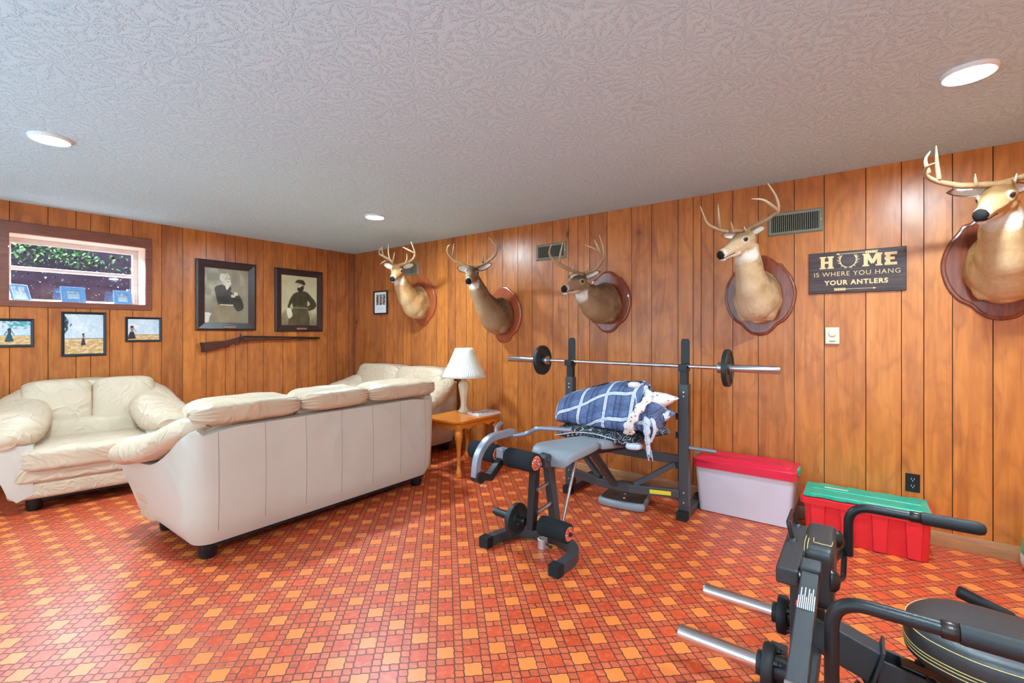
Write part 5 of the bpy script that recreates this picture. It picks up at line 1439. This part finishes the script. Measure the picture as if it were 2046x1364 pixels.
# chrome collar on the floor
t = thing('bar_collar', 'chrome bar collar standing on the floor under the foam roller', 'bar collar', (2.43, 1.50, 0))
MB().rings([[Vector((2.40 + q * math.cos(a), 1.50 + q * math.sin(a), z)) for a in [2 * math.pi * j / 28 for j in range(28)]] for q, z in ((.026, 0), (.031, .002), (.031, .058), (.026, .060))], cap=False, closed=True).build('ring', plain('brushed_chrome', (232, 232, 232), .38, .85), t, smooth=30)
for s_ in (-1, 1): mb = MB().tube([(2.40 + .008 * s_, 1.50 + s_ * .030, .035), (2.40 + .02 * s_, 1.50 + s_ * .062, .035)], .006, 8); mb.ell((2.40 + .024 * s_, 1.50 + s_ * .072, .035), (.012, .016, .010), 10); mb.build('wing_screw', M['iron'], t)

# the bench stands a few degrees askew of its rack: swing its front end towards the sofa
_piv = Vector((PXX, BY, 0)); _rot = Matrix.Translation(_piv) @ Matrix.Rotation(R(-3.8), 4, 'Z') @ Matrix.Translation(-_piv)
bpy.context.view_layer.update()
_b = bpy.data.objects['weight_bench']; _inv = _b.matrix_world.inverted(); _loc = _inv @ _rot @ _b.matrix_world
_keep = ('post', 'inner_post', 'bar_hook', 'foot', 'plate_peg', 'adjuster_lug', 'upper_crossbar', 'lower_crossbar', 'diagonal_brace', 'yellow_sticker', 'bolt')
for _o in _b.children_recursive:
    _n = _o.name.split('.')[0]
    if _n in _keep: continue
    _x = (_b.matrix_world @ _o.data.vertices[0].co).x
    if _n == 'foot_cap' and _x > 3.0: continue
    _o.data.transform(_loc)
for _o in list(C.objects):
    if _o.name.split('.')[0] in ('weight_plate', 'bar_collar') and _o.parent is None and _o.location.x < 3.0:
        _o.location = _rot @ _o.location
        if _o.name.startswith('weight_plate'): _o.rotation_euler.z = R(-3.8)

# loose upside-down pad on the floor
t = thing('bench_pad', 'loose grey bench pad lying upside down on the floor beneath the crossbar', 'bench pad', (3.52, 1.48, 0))
T4 = Matrix.Translation((3.53, 1.475, 0)) @ Matrix.Rotation(R(8), 4, 'Z')
ol = smoothpath([(-.26, -.16), (-.27, .0), (-.25, .15), (-.18, .175), (.20, .15), (.25, .10), (.25, -.10), (.20, -.15), (-.18, -.18)], 4, True)
MB().rings([[Vector((x * k, y * k, z)) for x, y in ol] for k, z in ((.90, 0), (.97, .006), (1, .02), (1, .045), (.98, .056), (.95, .060))]).xf(T4).build('cushion', M['vinyl_grey'], t, smooth=40)
MB().rings([[Vector((x * k, y * k, z)) for x, y in ol] for k, z in ((.90, .058), (.90, .068), (.88, .070))]).xf(T4).build('backing_board', M['darkboard'] if 'darkboard' in M else M['vinyl_black'], t, smooth=0)
for x, y in ((-.10, 0), (-.20, -.02), (.08, .02)): MB().lathe([(.012, 0), (.010, .005), (0, .006)], (x, y, .070), n=12).xf(T4).build('bolt', M['bolt'], t)
MB().box((.0, .0, .078), (.16, .05, .014)).xf(T4).build('bracket', SK, t, smooth=0)

# ------------------------------------------------------------------ folded bedding on the bench
def roll_mb(y0, y1, n, cfun, seed, wr=.010, m=64):
    """cloth roll swept along Y; cfun(q) -> (cx, cz, rx, rz, e)"""
    mb = MB(); cs = []; ct = []; rings = []
    for i in range(n + 1):
        q = i / n; y = y0 + (y1 - y0) * q; cx_, cz_, rx, rz, e = cfun(q); rr = []; L = 0; prev = None
        for j in range(m):
            a = 2 * math.pi * j / m - math.pi / 2; c_, s_ = math.cos(a), math.sin(a)
            x = cx_ + math.copysign(abs(c_) ** e, c_) * rx; z = cz_ + math.copysign(abs(s_) ** e, s_) * rz
            nn = noise.noise(Vector((x * 7, y * 7, z * 7 + seed))) * 1.2 + noise.noise(Vector((x * 20, y * 20, z * 20 + seed))) * .5
            d = Vector((c_, 0, s_)); p = Vector((x, y, z)) + d * nn * wr * (1 if .03 < q < .97 else .4)
            if prev is not None: L += (p - prev).length
            prev = p; rr.append(p); cs.append(L); ct.append(y)
        rings.append(rr)
    mb.rings(rings); mb.at = {'cs': cs, 'ct': ct}
    return mb
t = thing('plaid_comforter', 'bulky navy and white plaid comforter with a floral lining, folded on the bench', 'comforter', (3.17, 1.42, .64))
def cf(q):
    env = (1 - max(0, 1 - q / .07) ** 2 * .55) * (1 - max(0, (q - .93) / .07) ** 2 * .3)
    h = .098 + .070 * math.sin(min(1, q * 1.15) * math.pi / 2)
    return (3.165 + .01 * math.sin(q * 5), .638 + h, .190 * env ** .5, h * env ** .6, .52)
mbp = roll_mb(1.865, 1.205, 44, cf, 3)
mbp.v = [Vector((p.x + max(0, p.z - .66) * .42 * (1 if p.x < 3.17 else .25), p.y, p.z - max(0, (3.165 - p.x)) * max(0, p.z - .75) * .6)) for p in mbp.v]
mbp.build('folded_roll', M['plaid'], t, smooth=80)
mb = MB().puff((3.19, 1.16, .755), (.33, .17, .235), .6, 16, wr=.014, seed=21, rot=Matrix.Rotation(R(12), 3, 'X')); mb.at = {'cs': [p.z * 1.0 + p.x * .6 for p in mb.v], 'ct': [p.y for p in mb.v]}; mb.build('inner_fold', M['plaid'], t, smooth=80)
def wedge(c, tipv, w, h, name, mat, seed):
    """pointed pillow corner: c centre, tipv tip offset"""
    c = Vector(c); tv = Vector(tipv); L = tv.length; d = tv.normalized(); up = Vector((0, 0, 1)); up = (up - d * up.dot(d)).normalized(); sd = d.cross(up); rings = []
    for i in range(15):
        q = i / 14; k = (1 - q) ** .75 * (math.sin(min(1, q * 3.5 + .25) * math.pi / 2)); rr = []
        for j in range(24):
            a = 2 * math.pi * j / 24; c_, s_ = math.cos(a), math.sin(a)
            nn = 1 + .12 * noise.noise(Vector((q * 4 + seed, c_ * 2, s_ * 2)))
            rr.append(c + d * L * q + sd * (math.copysign(abs(c_) ** .8, c_) * w * (k + .04) * nn) + up * (math.copysign(abs(s_) ** 1.2, s_) * h * (k + .01) * nn))
        rings.append(rr)
    mb = MB().rings(rings); mb.at = {'cs': [p.z + p.x * .8 for p in mb.v], 'ct': [p.y for p in mb.v]}
    return mb.build(name, mat, t, smooth=80)
wedge((3.20, 1.17, .845), (.02, -.185, .035), .13, .075, 'floral_corner', M['floral'], 1)
wedge((3.20, 1.20, .72), (.03, -.190, .055), .15, .085, 'plaid_corner', M['plaid'], 5)
wedge((3.20, 1.19, .645), (.02, -.155, -.005), .13, .055, 'lower_corner', M['darkquilt'], 7)
# floral lining edge: ribbon that climbs the face from bottom left to the corner
ctlr = [(3.015, 1.255, .640), (2.975, 1.245, .685), (2.972, 1.215, .75), (2.99, 1.175, .82), (3.05, 1.145, .875), (3.12, 1.16, .905), (3.20, 1.22, .935)]
sp_ = smoothpath(ctlr, 6); rings = []
for i, p in enumerate(sp_):
    a, b = Vector(sp_[max(0, i - 1)]), Vector(sp_[min(len(sp_) - 1, i + 1)]); tt = (b - a).normalized(); nn = Vector((-1, -.25, .3)); nn = (nn - tt * nn.dot(tt)).normalized(); sd = tt.cross(nn)
    w_ = .034 * (1 + .25 * math.sin(i * 1.1)) * (1 - .35 * (i / len(sp_))); rings.append([Vector(p) + sd * w_ * math.cos(k * math.pi / 6) + nn * .014 * math.sin(k * math.pi / 6) * (1.0) for k in range(12)])
MB().rings(rings).build('floral_lining', M['floral'], t, smooth=80)
MB().puff((3.17, 1.285, .955), (.10, .085, .045), .8, 10, wr=.012, seed=2).build('floral_tuft', M['floral'], t, smooth=80)
M['lace'] = mat_spots('pale_lace', (206, 210, 224), [(90, 96, 120)], 70, .22)
mb = MB(); base = [(3.06, 1.145, .80), (3.02, 1.135, .72), (3.015, 1.13, .64), (3.02, 1.125, .565), (3.02, 1.12, .515)]
sp_ = smoothpath(base, 5); mb.tube(sp_, [.030 * (1 - .7 * i / (len(sp_) - 1)) * (1 + .2 * math.sin(i * 1.7)) for i in range(len(sp_))], 12, flat=.55)
sp2 = smoothpath([(3.06, 1.14, .79), (3.04, 1.095, .73), (3.03, 1.085, .67), (3.03, 1.11, .60)], 5); mb.tube(sp2, [.020 * (1 - .5 * i / (len(sp2) - 1)) for i in range(len(sp2))], 10, flat=.6)
mb.build('hanging_lace', M['lace'], t, smooth=80)
mb = MB()
for k in range(7):
    y = 1.115 + .006 * k - .02; mb.tube([(3.02, y + .01, .55), (3.017 + .004 * math.sin(k * 2), y + .006 * math.sin(k * 3), .505), (3.02, y + .010 * math.sin(k * 5), .475 + .012 * (k % 3))], .0018, 6)
mb.build('fringe', M['lace'], t)

t = thing('dark_quilt', 'dark green and black printed quilt folded flat beneath the plaid comforter', 'quilt', (3.17, 1.5, .55))
def cq(q):
    env = (1 - max(0, 1 - q / .10) ** 2 * .7) * (1 - max(0, (q - .9) / .1) ** 2 * .5)
    return (3.165, .585 - .006 * math.cos(q * 6.28) + (.012 if .2 < q < .8 else 0) - .03 * q * .0, .178 * env ** .5, .042 * env ** .5 + .006, .6)
roll_mb(1.855, 1.215, 40, cq, 9, wr=.014).build('folded_layers', M['darkquilt'], t, smooth=80)
M['whitetrim'] = plain('white_trim', (214, 216, 222), .8)
sp_ = smoothpath([(3.0, 1.84, .555), (2.985, 1.76, .575), (2.98, 1.66, .602), (2.978, 1.52, .612), (2.98, 1.40, .600), (2.99, 1.30, .580), (2.99, 1.22, .572)], 5)
MB().tube(sp_, .0035, 6).build('trim_line', M['whitetrim'], t)
MB().puff((3.02, 1.225, .558), (.10, .11, .045), .7, 12, wr=.012, seed=8).build('turned_edge', M['lace'], t, smooth=80)

# =================================================================== STORAGE
t = thing('storage_bin', 'frosted plastic storage bin with a bright red lid against the wall', 'storage bin', (3.735, .665, 0))
def rrect(x0, x1, y0, y1, z, r=.03, n=4):
    out = []
    for cx_, cy_, a0 in ((x1 - r, y1 - r, 0), (x0 + r, y1 - r, 90), (x0 + r, y0 + r, 180), (x1 - r, y0 + r, 270)):
        for k in range(n + 1): a = R(a0 + 90 * k / n); out.append(Vector((cx_ + r * math.cos(a), cy_ + r * math.sin(a), z)))
    return out
MB().rings([rrect(3.635, 3.865, .375, .955, .001), rrect(3.628, 3.872, .368, .962, .006), rrect(3.605, 3.895, .345, .985, .355)]).build('tub', M['clear_bin'], t, smooth=40)
def lidr(e, z, r=.035): return rrect(3.598 - e, 3.902 + e, .335 - e, .995 + e, z, r)
MB().rings([lidr(0, .330), lidr(.004, .332), lidr(.004, .385), lidr(-.004, .394), lidr(-.030, .396), lidr(-.040, .404), lidr(-.055, .412), lidr(-.09, .412), lidr(-.10, .405)]).build('lid', M['pink_lid'], t, smooth=30)
for y in (.330, 1.0): MB().box((3.75, y, .372), (.10, .016, .045)).build('latch', M['green_lid'], t, bevel=.004)

t = thing('lidded_tote', 'red plastic tote with hinged green interlocking lid against the wall', 'storage tote', (3.72, -.02, 0))
x0_, x1_, y0_, y1_ = 3.565, 3.865, -.335, .285
def tot(e, z, r=.02): return rrect(x0_ - e, x1_ + e, y0_ - e, y1_ + e, z, r)
MB().rings([tot(-.012, .001), tot(-.010, .006), tot(0, .225), tot(.020, .226), tot(.022, .262), tot(.016, .266), tot(.002, .266)]).build('tub', M['red_bin'], t, smooth=30)
mb = MB()     # raised tapered ribs on the long side facing the room
for k in range(4):
    yc = y0_ + .075 + k * .157
    a0, a1 = .042, .030
    mb.add([(x0_ - .001, yc - a1, .006), (x0_ - .001, yc + a1, .006), (x0_ - .001, yc + a0, .225), (x0_ - .001, yc - a0, .225), (x0_ - .004, yc - a1 + .003, .008), (x0_ - .004, yc + a1 - .003, .008), (x0_ - .012, yc + a0 - .004, .225), (x0_ - .012, yc - a0 + .004, .225)],
           [(4, 5, 6, 7), (0, 1, 5, 4), (1, 2, 6, 5), (2, 3, 7, 6), (3, 0, 4, 7)])
mb.build('side_ribs', M['red_bin'], t, smooth=0)
for sgn in (-1, 1):
    mb = MB(); xm = (x0_ + x1_) / 2; xa = x0_ + .004 if sgn < 0 else x1_ - .004; n = 48; pts = [(xa, y1_ - .004)]
    edge = []
    for k in range(n + 1):
        y = y1_ - (y1_ - y0_) * k / n; tooth = ((k // 6) % 2 == 0); edge.append((xm + (.012 if tooth else -.012), y))
    L_ = []
    for k in range(n + 1):
        y = y1_ + .004 - (y1_ - y0_ + .008) * k / n; bumpx = .012 if ((k // 6) % 2 == (0 if sgn < 0 else 1)) else 0; L_.append((xa + sgn * (.004 + bumpx), y))
    outer = L_; inner = [(xm + sgn * .0015, y1_ + .004), (xm + sgn * .0015, y0_ - .004)]
    poly_ = outer + inner[::-1]
    z_ = .272
    mb.add([Vector((x, y, z_)) for x, y in poly_] + [Vector((x, y, z_ + .010)) for x, y in poly_], [(i, (i + 1) % len(poly_), len(poly_) + (i + 1) % len(poly_), len(poly_) + i) for i in range(len(poly_))] + [tuple(range(len(poly_))), tuple(range(2 * len(poly_) - 1, len(poly_) - 1, -1))])
    a, b = sorted((xa - sgn * .022, xm + sgn * .010)); mb.rings([[Vector(p) for p in ((a, y0_ + .03, .282), (b, y0_ + .03, .282), (b, y1_ - .03, .282), (a, y1_ - .03, .282))], [Vector(p) for p in ((a + .004, y0_ + .034, .286), (b - .004, y0_ + .034, .286), (b - .004, y1_ - .034, .286), (a + .004, y1_ - .034, .286))]])
    o = mb.build('lid_flap', M['green_lid'], t, smooth=0)
MB().box((3.77, .12, .2875), (.018, .13, .002)).build('paper_label', M['ivory'], t, smooth=0)

# plastic package at the right edge
t = thing('plastic_package', 'crumpled white and green plastic package standing at the right edge', 'package', (3.72, -.86, 0))
M['bagplastic'] = None
mm = Mat('printed_plastic_film', S(230, 236, 236), .25)
x_, y_, z_ = mm.xyz(); nn_ = mm.noise(scale=7, detail=3)
g1 = ((y_ + z_ * .55 + nn_ * .10)).gt(.145); g2 = (y_ + z_ * .9 + nn_ * .08).lt(.13)
mm.set('Base Color', mm.mix(nn_.gt(.56), mm.mix(z_.lt(.075), S(22, 176, 120), S(40, 120, 214)), S(228, 234, 234)))
mm.bump(mm.noise(scale=18, detail=3, dist=1.5), .5, .01); M['bagplastic'] = mm.m
mb = MB().puff((3.72, -.87, .118), (.19, .30, .232), .5, 16, wr=.012, seed=6); mb.build('package_body', M['bagplastic'], t, smooth=80)
mb = MB().puff((3.72, -.80, .225), (.10, .13, .06), .7, 10, wr=.012, seed=16); mb.build('gathered_top', M['white_plastic'], t, smooth=80)

# =================================================================== PLATE-LOADED LEG MACHINE IN THE FOREGROUND
t = thing('leg_exercise_machine', 'black plate-loaded exercise machine with chrome pegs, foam handles and stitched pads, nearest the viewer', 'exercise machine', (1.84, -.20, 0))
MK = plain('textured_black_steel', (58, 58, 60), 0.45, 0.3, 0.25, 420)
MXC = 1.84
MB().beam([(MXC, .150, .06), (MXC, .150, .56)], .075, .070, up=(0, 1, 0)).build('upright', MK, t, smooth=0, bevel=.005)
mb = MB().beam([(1.662, .178, .574), (2.075, .178, .574)], .062, .052)
mb.build('cross_channel', MK, t, smooth=0, bevel=.006)
# wire hoop on the channel
MB().tube(fillet([(1.90, .185, .598), (1.90, .200, .660), (2.05, .200, .660), (2.05, .185, .598)], .015, 4), .007, 10).build('cable_hoop', SK, t)
for x in (1.90, 2.05): MB().lathe([(.016, 0), (.013, .006), (.008, .010)], (x, .185, .598), n=14).build('weld_collar', MK, t)
# weight sleeves with hub flanges
for x in (1.670, 2.005):
    s_ = MB().lathe([(0, 0), (.0235, 0), (.0255, .003), (.0255, .262), (0, .262)], (x, .510, .272), (0, -1, 0), 32).build('weight_sleeve', M['chrome'], t)
    fl_ = MB().lathe([(0, 0), (.034, 0), (.036, .004), (.036, .016), (.064, .018), (.067, .024), (.067, .044), (.062, .050), (.040, .052), (0, .052)], (x, .262, .272), (0, -1, 0), 32).build('hub_flange', M['rubber'], t)
    for k in range(4):
        mb = MB(); a = k * 1.5708 + .78; mb.lathe([(.009, 0), (.009, .012), (.005, .014), (.005, .024), (0, .025)], (x + .050 * math.cos(a), .212, .272 + .050 * math.sin(a)), (0, -1, 0), 6)
        build_sub(mb, 'flange_bolt', M['blackplastic'], fl_)
    MB().lathe([(0, 0), (.038, 0), (.038, .10), (0, .10)], (x, .215, .272), (0, -1, 0), 28).build('hub_tube', SK, t)
MB().beam([(1.60, .135, .272), (2.08, .135, .272)], .07, .07).build('peg_crossbar', MK, t, smooth=0, bevel=.005)
# warning-labelled lever that slopes towards the viewer
A0, A1 = Vector((1.690, .118, .588)), Vector((1.02, .118, .425))
lev = MB().beam([A0, A1], .046, .050).build('pivot_lever', MK, t, smooth=0, bevel=.004)
d_ = (A1 - A0).normalized(); up_ = Vector((0, 1, 0)).cross(d_); up_ = up_ if up_.z > 0 else -up_
MB().box(A0 + Vector((.006, 0, .004)), (.055, .054, .062), Matrix.Rotation(math.atan2(-d_.z, -d_.x) * -1, 3, 'Y')).build('lever_end_cap', MK, t, smooth=0, bevel=.006)
mb = MB()
q_ = A0 + up_ * .0275
def lp(a, b): return q_ + d_ * a + Vector((0, b, 0))
for k in range(9):
    b = .0195 - k * .0047; ln = [.050, .085, .055, .088, .050, .086, .070, .088, .060][k]; a0 = .185 - ln
    mb.add([lp(a0, b), lp(.185, b), lp(.185, b - .0022), lp(a0, b - .0022)], [(0, 1, 2, 3)])
build_sub(mb, 'warning_text', M['white_plastic'], lev, smooth=0)
build_sub(MB().add([lp(.158, .0230), lp(.178, .0230), lp(.178, .0202), lp(.158, .0202)], [(0, 1, 2, 3)]), 'red_label_edge', M['pink_lid'], lev, smooth=0)
MB().lathe([(.030, 0), (.033, .004), (.031, .014), (.020, .024), (0, .028)], (1.705, .070, .580), (0, -1, 0), 24).build('dome_bolt', M['blackplastic'], t)
MB().lathe([(.030, 0), (.033, .004), (.031, .014), (.020, .024), (0, .028)], (2.07, .068, .575), (0, -1, 0), 24).build('dome_bolt', M['blackplastic'], t)
MB().tube([(1.68, .165, .585), (1.68, .14, .585)], .010, 14).build('pivot_pin', M['chrome_satin'], t)
MB().tube([(1.255, .14, .500), (1.255, .03, .500)], .0165, 18).build('lever_pin', M['chrome_satin'], t)
# shin pad block with gold stitching
pd = MB().puff((1.965, .108, .515), (.250, .090, .205), .22, 16, rot=Matrix.Rotation(R(-4), 3, 'Y')).build('shin_pad', M['vinyl_black'], t, smooth=60)
mb = MB()
for y in (.1385, .1475):
    pts = [(2.082, y, .600), (1.92, y, .6135), (1.872, y, .6150), (1.850, y, .604), (1.8415, y, .58), (1.838, y, .50), (1.842, y, .44)]
    mb.tube(smoothpath(pts, 4), .0012, 6)
pts = [(2.075, .124, .6045), (1.90, .124, .6165), (1.882, .112, .6175), (1.882, .082, .617), (1.90, .0715, .614), (2.06, .0715, .605)]
mb.tube(smoothpath(pts, 4), .0012, 6)
build_sub(mb, 'gold_stitching', M['thread'], pd)
# side handles
for x, mir in ((2.242, 1), (1.437, -1)):
    zt = .656; HY = .032 if mir > 0 else .055
    MB().tube(fillet([(x, HY, .46 if mir > 0 else .10), (x, HY, zt), (x, -.20, zt)], .075, 8), .0165, 20).build('handle_tube', SK, t)
    MB().lathe([(.0185, 0), (.020, .002), (.020, .030), (.0185, .032)], (x, -.150, zt), (0, -1, 0), 24).build('clamp_band', M['gunmetal'], t)
    MB().lathe([(0, 0), (.0215, 0), (.0225, .006), (.0225, .138), (.0220, .152), (.0175, .164), (.008, .169), (0, .169)], (x, -.182, zt), (0, -1, 0), 28).build('foam_grip', M['rubber'], t)
MB().tube(fillet([(2.10, .085, .540), (2.242, .058, .525)], .01), .009, 12).build('handle_link', M['gunmetal'], t)
MB().tube([(2.08, .09, .478), (2.285, .05, .466)], .017, 16).build('handle_socket', SK, t)
MB().tube(fillet([(2.08, .075, .405), (2.225, .048, .375), (2.235, .045, .46)], .02), .010, 12).build('lower_link', SK, t)
MB().beam([(1.437, .055, .13), (1.80, .055, .13)], .05, .05).build('handle_brace', MK, t, smooth=0, bevel=.004)
# seat rail
MB().beam([(MXC, .13, .352), (MXC, -.040, .300)], .070, .105).build('seat_rail', MK, t, smooth=0, bevel=.004)
MB().box((MXC, -.044, .292), (.105, .008, .150), Matrix.Rotation(R(14), 3, 'X')).build('joint_plate', MK, t, smooth=0, bevel=.001)
mb = MB()
for sx in (-.036, .036): mb.beam([(MXC + sx, -.050, .292), (MXC + sx, -.75, .190)], .010, .085)
mb.beam([(MXC, -.050, .255), (MXC, -.75, .152)], .070, .010)
mb.build('slide_channel', MK, t, smooth=0, bevel=.001)
MB().beam([(MXC, -.10, .318), (MXC, -.72, .225)], .045, .030).build('slide_bar', M['gunmetal'], t, smooth=0, bevel=.003)
for x, y, z in ((MXC - .036, -.17, .330), (MXC + .036, -.15, .332)):
    MB().lathe([(.014, 0), (.014, .007), (.008, .012), (0, .013)], (x, y, z - .012), (0, 0, 1), 6).build('rail_bolt', M['gunmetal'], t)
mb = MB().add([(MXC - .004, .05, .33), (MXC - .004, -.055, .30), (MXC - .004, -.055, .16), (MXC + .004, .05, .33), (MXC + .004, -.055, .30), (MXC + .004, -.055, .16)], [(0, 1, 2), (5, 4, 3), (0, 3, 4, 1), (1, 4, 5, 2), (2, 5, 3, 0)])
mb.build('gusset', MK, t, smooth=0)
MB().beam([(MXC, -.055, .24), (MXC, -.20, .04)], .06, .05, up=(0, 1, .3)).build('strut', MK, t, smooth=0, bevel=.003)
MB().tube([(1.66, .02, .30), (1.60, -.30, .12)], .035, 20).build('round_strut', M['gunmetal'], t)
# feet on the floor
MB().beam([(MXC, .30, .035), (MXC, -1.30, .035)], .07, .07).build('floor_beam', MK, t, smooth=0, bevel=.004)
for y in (.26, -1.26): MB().beam([(1.50, y, .030), (2.18, y, .030)], .06, .06).build('cross_foot', MK, t, smooth=0, bevel=.004)
MB().beam([(1.437, .055, .10), (1.437, .055, .0)], .05, .05, up=(0, 1, 0)).build('handle_foot', MK, t, smooth=0, bevel=.004)
MB().beam([(MXC, -.70, .22), (MXC, -.70, .06)], .06, .06, up=(0, 1, 0)).build('rear_upright', MK, t, smooth=0, bevel=.004)
# tapered seat pad
ol = smoothpath([(1.800, -.088), (1.885, -.098), (1.965, -.150), (2.000, -.230), (1.995, -.330), (1.985, -.45), (2.02, -.60), (2.00, -.72), (1.84, -.76), (1.66, -.72), (1.63, -.60), (1.655, -.45), (1.650, -.33), (1.655, -.225), (1.690, -.145), (1.735, -.104)], 5, True)
cx_, cy_ = 1.825, -.42
def sring(z, ins, dz=0):
    rr = []
    for x, y in ol:
        v = Vector((x - cx_, y - cy_)); l = v.length; v = v * (l - ins) / l; rr.append(Vector((cx_ + v.x, cy_ + v.y - .02, z)))
    return rr
st = MB().rings([sring(.405, .03), sring(.408, .010), sring(.418, 0), sring(.440, 0), sring(.444, .002), sring(.448, 0), sring(.476, .001), sring(.488, .006), sring(.497, .016), sring(.503, .045), sring(.506, .10)]).build('seat_pad', M['vinyl_black'], t, smooth=50)
mb = MB()
for z, i_ in ((.489, .0045), (.4485, -.001), (.440, -.001), (.430, -.001)): mb.tube([p for p in sring(z, i_)], .0013, 6, closed=True)
build_sub(mb, 'gold_stitching', M['thread'], st)
MB().box((MXC, -.42, .395), (.20, .40, .018)).build('seat_board', M['blackplastic'], t, smooth=0)
MB().box((MXC, -.42, .325), (.06, .16, .13)).build('seat_carriage', MK, t, smooth=0, bevel=.003)
MB().tube(fillet([(2.10, -.66, .30), (2.21, -.56, .345), (2.21, -.40, .392), (2.21, -.30, .428)], .06, 6), .013, 16).build('seat_handle', SK, t)
MB().lathe([(0, 0), (.018, 0), (.020, .004), (.020, .135), (.018, .14)], (2.21, -.275, .437), Vector((0, -.165, -.060)), 24).build('seat_grip', M['rubber'], t)
MB().beam([(MXC, -.66, .29), (2.12, -.66, .29)], .03, .03).build('handle_bar', MK, t, smooth=0, bevel=.003)
MB().lathe([(0, 0), (.028, 0), (.028, .02), (0, .024)], (1.70, -.02, .14), (-1, 0, .3), 24).build('yellow_knob', plain('yellow_orange_plastic', (244, 164, 30), .4), t)
